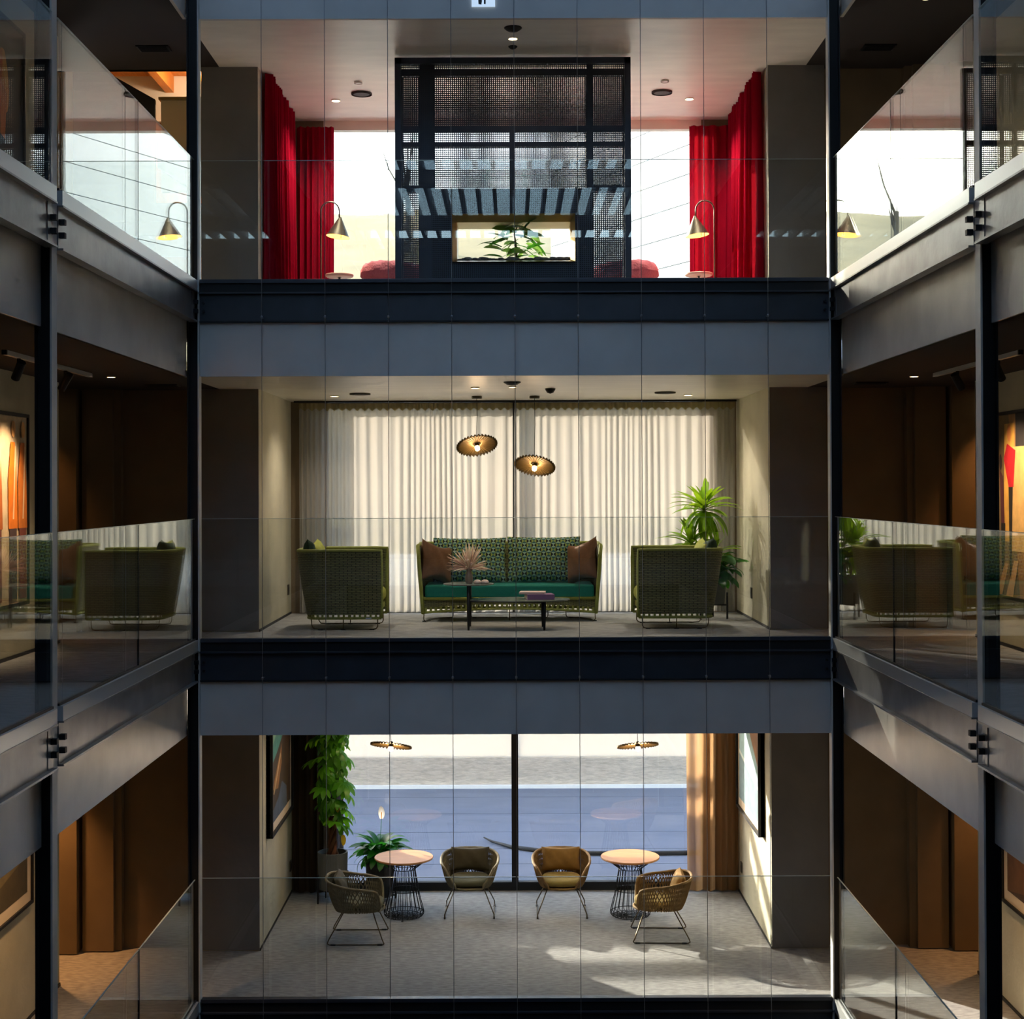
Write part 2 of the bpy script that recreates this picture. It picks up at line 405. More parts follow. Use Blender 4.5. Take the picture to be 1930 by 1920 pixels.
XO = 5.9
for k in range(3):
    z0 = k * S; L = LEVEL[k]
    g = G()
    g.box(-XW, XW, YP + .15, YB + .25, z0 - .28, z0)
    g.box(-XO, XO, .035, YP + .15, z0 - .28, z0)
    g.box(-XO, -3.035, -18, .035, z0 - .28, z0); g.box(3.035, XO, -18, .035, z0 - .28, z0)
    g.box(-3.035, 3.035, -18, -13.6, z0 - .28, z0)
    shell('floor', g, MT['carpet'], f'slate grey carpet floor of the {L} storey lounge and galleries', 'floor')
    zc = z0 + ZC + (.05 if k == 2 else 0)
    g = G()
    g.box(-XW - .3, XW + .3, YP, YB + .25, zc, zc + .06)
    g.box(-XW - .4, XW + .4, .045, YP, zc, zc + .06)
    shell('ceiling', g, MT['ceil'], f'cream plaster ceiling over the {L} storey lounge', 'ceiling')
    g = G()
    g.box(-XO, -XW - .4, .045, YP + .15, zc, zc + .06); g.box(XW + .4, XO, .045, YP + .15, zc, zc + .06)
    g.box(-XO, -3.045, -18, .045, zc, zc + .06); g.box(3.045, XO, -18, .045, zc, zc + .06)
    g.box(-3.045, 3.045, -18, -13.6, zc, zc + .06)
    shell('ceiling', g, MT['ceil_dark'], f'dark brown ceiling over the {L} storey side galleries', 'ceiling')
    # lounge side walls with their pier faces towards the atrium
    g = G().box(-3.25, -XW, YP, YB + .25, z0, zc)
    wl_ = shell('wall_left', g, MT['wall'], f'limewashed left wall and pier of the {L} storey lounge', 'wall')
    obj('pier_shade_panel', G().box(-3.25, -XW, YP - .012, YP - .001, z0 + .012, zc), MT['pier'], wl_)  # thin facing panel; the pier's shade is put into its darker colour
    g = G().box(XW, 3.25, YP, YB + .25, z0, zc)
    wr = shell('wall_right', g, MT['wall'], f'limewashed right wall and pier of the {L} storey lounge', 'wall')
    obj('pier_shade_panel', G().box(XW, 3.25, YP - .012, YP - .001, z0 + .012, zc), MT['pier'], wr)
    # gallery end walls (stepped panels) and gallery outer walls
    for sgn, side in ((-1, 'left'), (1, 'right')):
        if k == 2 and sgn < 0:
            pass
        else:
            xs = sorted((sgn * 3.25, sgn * 4.10))
            g = G().box(xs[0], xs[1], 1.90, 2.1, z0, zc)
            w = shell('wall_back', g, MT['wall_cor'], f'brown gallery end wall {side} of the {L} storey lounge pier', 'wall')
            xs = sorted((sgn * 4.10, sgn * 4.17)); obj('reveal', G().box(xs[0], xs[1], 1.80, 2.1, z0, zc), MT['wall_cor'], w)
            xs = sorted((sgn * 4.17, sgn * 4.49)); obj('panel', G().box(xs[0], xs[1], 1.74, 2.1, z0 + .012, zc), MT['wall_cor'], w)
            xs = sorted((sgn * 4.49, sgn * 4.525)); obj('shadow_gap', G().box(xs[0], xs[1], 1.86, 2.1, z0, zc), MT['black'], w)
            xs = sorted((sgn * 4.525, sgn * 5.9)); obj('panel', G().box(xs[0], xs[1], 1.65, 2.1, z0 + .012, zc), MT['wall_cor'], w)
        XG = XL if sgn < 0 else XR
        ye = .70 if sgn < 0 else .95
        xs = sorted((XG, sgn * 5.0))
        g = G().box(xs[0], xs[1], -18, ye, z0, zc)
        shell('wall_' + side, g, MT['wall'], f'gallery wall along the {side} side of the {L} storey', 'wall')
        xs = sorted((sgn * 5.75, sgn * 5.9))
        g = G().box(xs[0], xs[1], ye, 1.65, z0, zc)
        shell('wall_' + side, g, MT['wall_cor'], f'brown recess wall off the {side} gallery of the {L} storey', 'wall')
        xs = sorted((XG, XG - sgn * .012))
        g = G().box(xs[0], xs[1], -13, ye, z0, z0 + .03)
        shell('baseboard_' + side, g, MT['black'], f'thin black shadow skirting of the {side} gallery on the {L} storey', 'baseboard')
    # lounge skirting shadow gap
    for sgn, side in ((-1, 'left'), (1, 'right')):
        xs = sorted((sgn * XW, sgn * (XW - .008)))
        g = G().box(xs[0], xs[1], YP, YB - .05, z0, z0 + .025)
        shell('baseboard_' + side, g, MT['black'], f'thin black skirting under the {side} wall of the {L} storey lounge', 'baseboard')
    # fascia boards below the next floor edge, on three sides of the atrium
    zt = z0 + S - .27; zb = z0 + ZC
    if k == 2: zt = z0 + S + .25
    shell('trim_1', G().box(-2.92, 2.92, .0, .045, zb, zt), MT['fascia_back'], f'slate fascia band under the floor edge above the {L} storey lounge', 'fascia')
    for sgn, side in ((-1, 'left'), (1, 'right')):
        xs = sorted((sgn * 3.03, sgn * 3.06))
        shell('trim_2', G().box(xs[0], xs[1], -13.6, .0, zb, zt), MT['fascia'], f'grey plaster fascia band along the {side} gallery above the {L} storey', 'fascia')
    # plenum behind the fascias, dark
    g = G(); zz0 = zc + .06; zz1 = z0 + S - .28
    if k == 2: zz1 = z0 + S + .25
    g.box(-XO, XO, YB + .2, YB + .35, zz0, zz1)
    shell('trim_3', g, MT['fascia_back'], f'outer slab edge over the {L} storey window', 'slab edge')

# outer window walls beside the glazing
for k in range(3):
    z0 = k * S; zc = z0 + ZC + (.05 if k == 2 else 0)
    for sgn, side in ((-1, 'left'), (1, 'right')):
        xs = sorted((sgn * 2.26, sgn * 2.95))
        shell('wall_back', G().box(xs[0], xs[1], YB - .03, YB + .25, z0, zc), MT['wall_cor'],
              f'wall return {side} of the window on the {LEVEL[k]} storey', 'wall')
# side outer walls of the galleries' corner rooms keep daylight out
shell('wall_left', G().box(-6.0, -5.9, -18, 2.1, -.3, 10.2), MT['wall_cor'], 'outer wall of the building on the left', 'wall')
shell('wall_right', G().box(5.9, 6.0, -18, 2.1, -.3, 10.2), MT['wall_cor'], 'outer wall of the building on the right', 'wall')
shell('wall_front', G().box(-6.0, 6.0, -18.2, -18, -3.6, 10.1), MT['ceil_dark'], 'far wall of the atrium behind the viewer', 'wall')
# atrium pit
g = G(); g.box(-6, 6, -18, .1, -3.6, -3.3)
shell('floor', g, MT['steel_dark'], 'dark atrium floor one storey below the lowest lounge', 'floor')
g = G(); g.box(-XO, XO, .3, .5, -3.3, -.28); g.box(-3.3, -3.1, -18, .3, -3.3, -.28); g.box(3.1, 3.3, -18, .3, -3.3, -.28)
shell('wall_back', g, MT['steel_dark'], 'dark walls around the atrium pit', 'wall')

# roof over galleries and lounge, skylight over the atrium
g = G(); ZR = 10.12
g.box(-XO - .1, XO + .1, .0, YB + .45, ZR - .25, ZR)
g.box(-XO - .1, -3.0, -18, 0, ZR - .25, ZR); g.box(3.0, XO + .1, -18, 0, ZR - .25, ZR)
shell('roof', g, MT['fascia'], 'flat roof over the top storey lounge and galleries', 'roof')
sk = thing('skylight', 'slatted glass skylight over the atrium, seen mirrored in the top balustrade', 'skylight')
sk['kind'] = 'structure'
gm = G().box(-.03, .03, -18, 0, ZR - .12, ZR + .16).mesh('rafter', MT['black'])
for i in range(21):
    o = bpy.data.objects.new('rafter', gm); COL.objects.link(o); o.parent = sk; o.location = (-3.0 + .3 * i, 0, 0)
for y in (-15.4, -11.2, -7.0, -2.8):
    obj('crossbeam', G().box(-3.0, 3.0, y - .2, y + .2, ZR - .28, ZR - .05), MT['black'], sk)
obj('pane', G().box(-3.05, 3.05, -18, 0, ZR + .17, ZR + .185), MT['glass'], sk)

# ------------------------------------------------------------------ steel columns
def hcol(x, y, label, sgn):
    t = thing('steel_column', label, 'column', (x, y, 0)); t['kind'] = 'structure'
    h = .055; zb, zt = -3.3, 10.0
    obj('web', G().box(-h + .012, h - .012, -.006, .006, zb, zt), MT['column'], t)
    obj('flange', G().box(h - .012, h, -h, h, zb, zt) if sgn < 0 else G().box(-h, -h + .012, -h, h, zb, zt), MT['column_flange'], t)  # atrium-side flange coloured pale for the light that grazes it
    obj('flange', G().box(-h, -h + .012, -h, h, zb, zt) if sgn < 0 else G().box(h - .012, h, -h, h, zb, zt), MT['column'], t)
    # very dark plate added in the open recess to paint its shade
    obj('recess_shade_plate', G().box(-h + .012, h - .012, -.02, -.014, zb, zt), MT['bolt'], t)
    return t
for i, y in enumerate(YCOL):
    for sgn, side in ((-1, 'left'), (1, 'right')):
        hcol(sgn * (2.96 if i == 0 else 3.005), y - .0, f'black steel H column on the {side}, ' + ['at the corner beside the lounges', 'one bay nearer than the corner', 'two bays nearer than the corner'][i], sgn)
# grey box next to each column hiding the glass joint
# ------------------------------------------------------------------ edge beams with bolts
def beam_back(k):
    zf = k * S
    t = thing('steel_beam', f'shade-darkened steel edge beam below the {LEVEL[k]} storey lounge balustrade', 'beam', (0, 0, zf)); t['kind'] = 'structure'
    zt, zb = -.012, -.29; w = 2.915
    obj('web', G().box(-w, w, -.012, .03, zb, zt), MT['steel_dark'], t)  # same steel as the side beams, with shade put into a darker colour
    obj('flange', G().box(-w, w, -.055, -.012, zt - .014, zt), MT['steel_dark'], t)
    obj('flange', G().box(-w, w, -.03, -.012, zb, zb + .014), MT['shoe_black'], t)  # shade put into the colour; plain steel here caught the skylight
    for x in (-2.87, 2.87):
        for z in (-.11, -.19):
            obj('bolt', G().lathe([(.013, 0), (.013, .028)], 6), MT['bolt'], t, loc=(x, -.012, z), rot=(R(90), 0, 0))
def beam_side(k, sgn, y0, y1, label):
    zf = k * S
    t = thing('steel_beam', label, 'beam', (sgn * (XS + .01), (y0 + y1) / 2, zf)); t['kind'] = 'structure'
    zt, zb = -.0, -.29; h = (y1 - y0) / 2
    def bx(a, b, *r):
        a, b = sorted((-sgn * a, -sgn * b)); return G().box(a, b, *r)
    obj('web', bx(-.03, .012, -h, h, zb, zt), MT['steel'], t)
    obj('flange', bx(.012, .05, -h, h, zb, zb + .014), MT['steel'], t)
    obj('flange', bx(.012, .05, -h, h, zt - .012, zt), MT['steel'], t)
    obj('end_plate', bx(.012, .017, -h, -h + .10, zb + .014, zt - .012), MT['steel'], t)
    obj('end_plate', bx(.012, .017, h - .10, h, zb + .014, zt - .012), MT['steel'], t)
    for y in (-h + .03, h - .03):
        for z in (-.105, -.19):
            obj('bolt', bx(.012, .055, y - .022, y + .022, z - .018, z + .018), MT['bolt'], t)
BAYS = [(-4.26, -.06, 'corner bay'), (-8.58, -4.38, 'nearer bay at the picture edge')]
for k in range(3):
    beam_back(k)
    for sgn, side in ((-1, 'left'), (1, 'right')):
        for (y0, y1, w) in BAYS:
            beam_side(k, sgn, y0, y1, f'grey steel edge beam, {side} gallery, {LEVEL[k]} storey, {w}')

# ------------------------------------------------------------------ glass balustrades
def rail_back(k):
    z = k * S
    t = thing('glass_balustrade', f'frameless glass balustrade in front of the {LEVEL[k]} storey lounge', 'balustrade', (0, 0, z))
    obj('shoe', G().box(-2.9, 2.9, -.02, .03, -.012, CH - .036), MT['shoe_black'], t)
    obj('trim', G().box(-2.9, 2.9, -.04, .035, CH - .036, CH), MT['steel_dark'], t, bevel=.003)
    for a, b in ((-2.895, -.004), (.004, 2.895)):
        obj('pane', G().box(a, b, -.006, .006, CH, CH + 1.1), MT['rail_glass'], t)
        obj('polished_edge', G().box(a, b, -.006, .006, CH + 1.1, CH + 1.104), MT['edge'], t)
def rail_side(k, sgn, y0, y1, label):
    z = k * S
    t = thing('glass_balustrade', label, 'balustrade', (sgn * XS, (y0 + y1) / 2, z)); h = (y1 - y0) / 2
    obj('shoe', G().box(-.035, .035, -h, h, .0, CH - .012), MT['shoe'], t)
    obj('gasket', G().box(-.012, .012, -h, h, CH - .012, CH + .004), MT['black'], t)
    obj('joint_seal', G().box(-.007, .007, -.0055, .0055, CH, CH + 1.1), MT['black'], t)
    for a, b in ((-h, -.006), (.006, h)):
        obj('pane', G().box(-.006, .006, a, b, CH, CH + 1.1), MT['rail_glass'], t)
        obj('polished_edge', G().box(-.006, .006, a, b, CH + 1.1, CH + 1.104), MT['edge'], t)
for k in range(3):
    rail_back(k)
    for sgn, side in ((-1, 'left'), (1, 'right')):
        for (y0, y1, w) in BAYS:
            rail_side(k, sgn, y0, y1, f'glass balustrade, {side} gallery, {LEVEL[k]} storey, {w}')

# ------------------------------------------------------------------ vertical cables
ORD = ['first', 'second', 'third', 'fourth', 'middle', 'sixth', 'seventh', 'eighth', 'ninth']
for i in range(9):
    x = -2.318 + .581 * i
    t = thing('vertical_cable', f'{ORD[i]} thin steel cable from the left column, strung down the atrium face', 'cable', (x, -.1, 0), group='vertical cables across the lounge fronts')
    obj('wire', G().tube([(0, 0, -3.2), (0, 0, 10.0)], .0032, 6), MT['cable'], t)
    for k in range(3):
        obj('clamp', G().lathe([(.008, -.012), (.011, -.004), (.011, .006), (.006, .014)], 8), MT['cable'], t, loc=(0, 0, k * S - .25))
        obj('standoff', G().tube([(0, 0, 0), (0, .09, 0)], .004, 6), MT['cable'], t, loc=(0, 0, k * S - .25))

# ------------------------------------------------------------------ windows
def window(k):
    z0 = k * S; zc = z0 + ZC + (.05 if k == 2 else 0)
    head = zc - (.02 if k < 2 else .08)
    t = thing(f'window_{k + 1}', f'full height black framed window behind the {LEVEL[k]} storey lounge', 'window', (0, YB, z0)); t['kind'] = 'structure'
    hh = head - z0
    obj('bottom_rail', G().box(-2.26, 2.26, -.03, .05, 0, .10), MT['frame'], t)
    obj('head', G().box(-2.26, 2.26, -.03, .10, hh - .03, zc - z0), MT['frame'] if k < 2 else MT['ceil'], t)
    for x in (-2.24, 2.24): obj('jamb', G().box(x - .02, x + .02, -.03, .05, .10, hh - .03), MT['frame'], t)
    if k < 2: obj('mullion', G().box(-.04, .04, -.05, .05, .10, hh - .03), MT['frame'], t)
    for a, b in ((-2.22, -.0405), (.0405, 2.22)):
        obj('pane', G().box(a, b, .0, .012, .10, hh - .03), MT['glass'], t)
    # portal to guide sky sampling
    d = bpy.data.lights.new('sky_portal', 'AREA'); d.shape = 'RECTANGLE'; d.size = 4.44; d.size_y = hh - .1
    d.cycles.is_portal = True
    o = bpy.data.objects.new('sky_portal', d); COL.objects.link(o)
    o.location = (0, YB + .3, z0 + hh / 2); o.rotation_euler = (R(-90), 0, 0)
for k in range(3): window(k)
d = bpy.data.lights.new('sky_portal', 'AREA'); d.shape = 'RECTANGLE'; d.size = 6.0; d.size_y = 18.0; d.cycles.is_portal = True
o = bpy.data.objects.new('sky_portal', d); COL.objects.link(o); o.location = (0, -9, ZR + .2)

# ================================================================== outdoors
HW = 3.74; YG = 10.45
tr = thing('terrace', 'blue grey paved terrace in shade outside the lowest window', 'terrace', (0, 0, 0)); tr['kind'] = 'structure'
ys = [4.37, 5.45, 6.25, 7.25, 8.45, 9.65, YG]
for i in range(len(ys) - 1):
    obj('slab', G().box(-30, 30, ys[i] + .008, ys[i + 1] - .008, -.3, -.02), MT['concrete'], tr)
obj('bedding', G().box(-30, 30, 4.37, YG, -.4, -.035), MT['soil'], tr)
gw = thing('garden_wall', 'long milky white garden screen on a rough stone base beyond the terrace', 'wall', (0, YG, 0)); gw['kind'] = 'structure'
obj('plinth', G().box(-30, 30, -.06, .3, -.3, .46), MT['gravel'], gw)
obj('screen', G().box(-30, 30, 0, .02, .46, HW), MT['milk'], gw)
obj('top_rail', G().box(-30, 30, -.05, .05, 3.96, 4.17), MT['steel'], gw)
for i in range(15): obj('post', G().box(-28 + 4 * i - .03, -28 + 4 * i + .03, .03, .09, .46, 4.0), MT['steel'], gw)
obj('kerb', G().box(-30, 30, -.14, -.061, -.3, .03), MT['pave'], gw)
# black hose lying on the terrace
hp = [(-.42, 6.8, .01), (-.30, 6.55, .01), (-.05, 6.25, .01), (.4, 6.0, .01), (1.0, 5.88, .01), (1.7, 5.86, .01), (2.6, 5.9, .01), (3.6, 6.0, .01)]
tag(obj('garden_hose', G().tube(hp, [.008, .018, .026, .03, .03, .03, .03, .03], 8), MT['black'], None, True), 'dark hose curving over the terrace outside the lowest window', 'hose')
shell('ground', G().box(-60, 60, YG + .3, 16, HW - .9, HW - .4), MT['pave'], 'pale ground behind the garden wall', 'ground')
def hillz(x, y):
    t = max(0, (y - 15.5) / 55)
    h = HW - .5 + 17.2 * (t ** .9) * (1.0 - .12 * max(0, min(1, (x - 4) / 20))) if y < 70.5 else HW - .5 + 17.2
    return h + .35 * sin(x * .21 + 1.3) * min(1, t * 3) + .2 * sin(x * .63 + y * .4) * min(1, t * 3)
g = G(); g.grid(lambda u, v: (-60 + 120 * u, 15.5 + 57 * v, hillz(-60 + 120 * u, 15.5 + 57 * v)), 60, 40)
shell('hill', g, MT['hill'], 'dry beige hillside rising beyond the windows', 'hillside', True)
# white clad neighbour on the right
nb = thing('neighbour_building', 'white boarded building beyond the top right window', 'building', (4.35, 28.5, 0), R(-64.4))
obj('wall', G().box(-7, 5.4, .1, 5, 3, 17), MT['clad'], nb)
for i in range(14):
    obj('board', G().box(-7.05, 5.45, .0, .12, 5.4 + .8 * i, 6.18 + .8 * i), MT['clad'], nb)
# bare sapling on the slope
def tree(x, y, h, label, seed):
    rnd = random.Random(seed)
    z = hillz(x, y)
    t = thing('bare_sapling', label, 'tree', (x, y, z - .1))
    obj('trunk', G().tube([(0, 0, 0), (.05, 0, h * .35), (0, .03, h * .55)], [.16, .11, .07], 7), MT['bark_grey'], t)
    for i in range(7):
        a = rnd.uniform(0, 2 * pi); s = rnd.uniform(.15, .4) * h
        z1 = h * rnd.uniform(.3, .55)
        obj('branch', G().tube([(0.02, 0, z1), (cos(a) * s * .4, sin(a) * s * .4, z1 + s * .7), (cos(a) * s * .6, sin(a) * s * .6, z1 + s * 1.3)], [.06, .035, .008], 5), MT['bark_grey'], t)
for i, (x, y, h) in enumerate(((-14, 40, 6), (-9.5, 46, 5), (-22, 50, 7), (-4.5, 52, 6))):
    tree(x, y, h, ['leafless forked sapling low on the slope', 'small bare tree half way up the slope', 'tall bare tree far to the left on the slope', 'bare tree near the crest of the slope'][i], i + 3)

# ================================================================== soft shapes
def superell(a, n=4.0):
    c, s_ = cos(a), sin(a)
    return (math.copysign(abs(c) ** (2 / n), c), math.copysign(abs(s_) ** (2 / n), s_))

def pad(w, d, h, n=5.0, puff=.35, nu=40, nv=10, uv=None):
    """soft rectangular cushion lying flat, base at z = 0"""
    g = G()
    def fn(u, v):
        a = 2 * pi * u; t = -pi / 2 + pi * v
        k = abs(cos(t)) ** puff
        x, y = superell(a, n)
        return (w / 2 * x * k, d / 2 * y * k, h / 2 + h / 2 * math.copysign(abs(sin(t)) ** .8, sin(t)))
    g.grid(fn, nu, nv, closed_u=True, uvscale=uv)
    return g

def pillow(w, h, th, pinch=.12, nu=14, nv=14, seed=0, uvs=None):
    """square throw pillow standing in the xz plane, thickness along y, pointed corners"""
    rnd = random.Random(seed); ph = [rnd.uniform(0, 6) for _ in range(4)]
    g = G()
    def P(u, v, s):
        x, z = 2 * u - 1, 2 * v - 1
        e = max(0, (1 - x * x)) ** .5 * max(0, (1 - z * z)) ** .5
        kx = 1 - pinch * (1 - z * z) * .6 * abs(x) ; kz = 1 - pinch * (1 - x * x) * abs(z)
        wr = 1 + .10 * sin(4 * x + ph[0]) * sin(3 * z + ph[1]) + .05 * sin(9 * x + ph[2] + 4 * z)
        return (w / 2 * x * kx, s * th / 2 * e ** .75 * wr, h / 2 + h / 2 * z * kz)
    g.grid(lambda u, v: P(u, v, -1), nu, nv, uvscale=uvs)
    g.grid(lambda u, v: P(1 - u, v, 1), nu, nv, uvscale=uvs)
    return g

def arc(c, r, a0, a1, n, plane='xy', z=0):
    return [(c[0] + r * cos(a0 + (a1 - a0) * i / n), c[1] + r * sin(a0 + (a1 - a0) * i / n), z) for i in range(n + 1)]

# ------------------------------------------------------------------ woven tub shell (armchair, sofa): faces local -y, arms along y
def tub_path(w, d, rad, n=8):
    """plan of the shell from the front of one arm round the back to the other arm: list of (x, y, nx, ny)"""
    P = []
    P += [(-w / 2, -d / 2 + (d - rad) * i / 6, -1, 0) for i in range(6)]
    for i in range(n + 1):
        a = pi - (pi / 2) * i / n
        P.append((-w / 2 + rad + rad * cos(a), d / 2 - rad + rad * sin(a), cos(a), sin(a)))
    m = max(3, int((w - 2 * rad) / .15))
    P += [(-w / 2 + rad + (w - 2 * rad) * i / m, d / 2, 0, 1) for i in range(1, m)]
    for i in range(n + 1):
        a = pi / 2 - (pi / 2) * i / n
        P.append((w / 2 - rad + rad * cos(a), d / 2 - rad + rad * sin(a), cos(a), sin(a)))
    P += [(w / 2, d / 2 - rad - (d - rad) * i / 6, 1, 0) for i in range(1, 7)]
    return P

def tub(t, w, d, z0, z1, rad, flare, back_flare, weave_m, edge_m, th=.035, gap=.035):
    P = tub_path(w, d, rad)
    L = [0]
    for i in range(1, len(P)): L.append(L[-1] + math.dist(P[i][:2], P[i - 1][:2]))
    n = len(P) - 1
    def surf(off):
        def fn(u, v):
            i = min(n, int(round(u * n))); x, y, nx, ny = P[i]
            fl = (flare * abs(nx) + back_flare * max(0, ny)) * (v ** 1.2) + off
            bul = .012 * sin(pi * v)
            return (x + nx * (fl + bul), y + ny * (fl + bul), z0 + gap + (z1 - z0 - gap) * v)
        return fn
    g = G(); g.grid(surf(0), n, 10, uvscale=(L[-1], z1 - z0))
    obj('shell', g, weave_m, t, True)
    g = G(); g.grid(lambda u, v: surf(-th)(1 - u, v), n, 10, uvscale=(L[-1], z1 - z0))
    obj('shell_lining', g, weave_m, t, True)
    top = [Vector(surf(-th / 2)(i / n, 1)) for i in range(n + 1)]
    lo = [Vector((p[0] - p[2] * th / 2, p[1] - p[3] * th / 2, z0)) for p in P]
    front_l = [lo[0] + (top[0] - lo[0]) * k / 6 for k in range(7)]
    front_r = [lo[-1] + (top[-1] - lo[-1]) * k / 6 for k in range(7)]
    obj('rim', G().tube(front_l[:-1] + top + front_r[::-1][1:], .021, 8), edge_m, t, True)
    obj('lower_rim', G().tube(lo, .016, 6), edge_m, t, True)
    g = G(); tot = int(L[-1] / .055)
    for k in range(tot + 1):
        s = L[-1] * k / tot; i = max(j for j in range(len(L)) if L[j] <= s + 1e-6); i = min(i, n - 1)
        f = (s - L[i]) / max(1e-6, L[i + 1] - L[i]); q = lo[i].lerp(lo[i + 1], f)
        g.box(q.x - .011, q.x + .011, q.y - .011, q.y + .011, z0, z0 + gap + .01)
    obj('lacing', g, edge_m, t)['kind'] = 'stuff'

def runner(pts, r=.006):
    return G().tube(pts, r, 6)

def armchair(label, x, y, rz, mirror=1):
    t = thing('woven_armchair', label, 'armchair', (x, y, S), rz, 'woven lounge armchairs on the middle storey')
    W, D = .78, .80
    tub(t, W, D, .125, .83, .16, .03, .10, MT['rope_olive'], MT['rope_edge'])
    obj('seat_deck', G().box(-W / 2 + .03, W / 2 - .03, -D / 2 + .02, D / 2 - .05, .20, .25), MT['rope_edge'], t)
    obj('seat_cushion', pad(W - .10, D - .08, .20, 6), MT['lime'], t, True, loc=(0, -.05, .25))
    obj('back_cushion', pillow(.60, .46, .20, .1, seed=3), MT['lime'], t, True, loc=(.03 * mirror, .26, .47), rot=(R(-12), R(-4 * mirror), 0))
    obj('back_cushion', pillow(.46, .44, .17, .1, seed=5), MT['forest'], t, True, loc=(-.16 * mirror, .34, .50), rot=(R(-6), R(6 * mirror), R(4)))
    for s in (-1, 1):
        xx = s * (W / 2 - .035); z = .008
        obj('leg_frame', runner([(xx, -.36, .14), (xx, -.36, .04), (xx, -.345, .015), (xx, -.31, z), (xx, .18, z), (xx * .97, .26, z), (xx * .88, .32, .015), (xx * .84, .34, .05), (xx * .83, .345, .14)]), MT['wire'], t, True)
        obj('leg', runner([(xx, .0, .14), (xx, .0, z)], .0055), MT['wire'], t, True)
        for yy in (-.30, .0, .24):
            obj('glide', G().box(xx - .010, xx + .010, yy - .025, yy + .025, 0, .012), MT['black'], t)
    if mirror > 0: obj('maker_tag', G().box(-W / 2 - .022, -W / 2 - .018, -.30, -.24, .118, .133), MT['tag'], t)
    return t
armchair('olive woven armchair with its side to the atrium, before the left end of the curtain', -1.80, 2.28, R(90), 1)
armchair('olive woven armchair beside the dracaena, facing the other armchair', 1.70, 2.28, R(-90), -1)

# sofa
def sofa():
    t = thing('woven_sofa', 'olive woven sofa with a teal seat cushion in front of the sheer curtain', 'sofa', (-.055, 3.22, S))
    W, D = 1.96, .76
    tub(t, W, D, .10, .845, .14, .055, .08, MT['rope_olive'], MT['rope_edge'], gap=.035)
    # woven front skirt, bowed upward in the middle
    n = 24
    def fz(x): return .10 + .045 * (1 - (2 * x / W) ** 2)
    g = G(); g.grid(lambda u, v: (-W / 2 + .02 + (W - .04) * u, -D / 2 + .01, fz(-W / 2 + W * u) + .05 + (.25 - fz(-W / 2 + W * u) - .05) * v), n, 3, uvscale=(W, .15))
    obj('skirt', g, MT['rope_olive'], t)
    obj('skirt_rim', G().tube([(-W / 2 + W * i / n, -D / 2 + .01, fz(-W / 2 + W * i / n)) for i in range(n + 1)], .015, 6), MT['rope_edge'], t, True)
    g = G()
    for i in range(34):
        x = -W / 2 + .05 + (W - .1) * i / 33
        g.box(x - .012, x + .012, -D / 2, -D / 2 + .02, fz(x), fz(x) + .055)
    obj('lacing', g, MT['rope_edge'], t)['kind'] = 'stuff'
    obj('seat_rail', G().tube([(-W / 2 + .01, -D / 2 + .005, .26), (W / 2 - .01, -D / 2 + .005, .26)], .02, 8), MT['rope_edge'], t, True)
    obj('seat_deck', G().box(-W / 2 + .03, W / 2 - .03, -D / 2 + .03, D / 2 - .04, .20, .255), MT['rope_edge'], t)
    obj('seat_cushion', G().box(-W / 2 + .04, W / 2 - .04, -D / 2 - .01, D / 2 - .06, .262, .405), MT['teal'], t, bevel=.02)
    z = .008
    for s in (-1, 1):
        obj('leg_frame', runner([(s * .95, -.34, .14), (s * .955, -.35, .03), (s * .945, -.33, z), (s * .90, -.10, z), (s * .80, .06, z), (s * .66, .10, .01), (s * .645, .10, .03), (s * .64, .10, .20)]), MT['wire'], t, True)
        obj('leg_frame', runner([(s * .44, .12, .20), (s * .44, .12, .03), (s * .43, .12, z), (s * .05, .12, z), (0.02 * s, .12, z)]), MT['wire'], t, True)
        for xx, yy in ((.95, -.33), (.70, .10), (.40, .12)):
            obj('glide', G().box(s * xx - .02, s * xx + .02, yy - .012, yy + .012, 0, .012), MT['black'], t)
    obj('leg', runner([(0, -.2, .2), (0, -.2, 0)]), MT['wire'], t)
    obj('leg', runner([(0, .12, .2), (0, .12, 0)]), MT['wire'], t)
sofa()
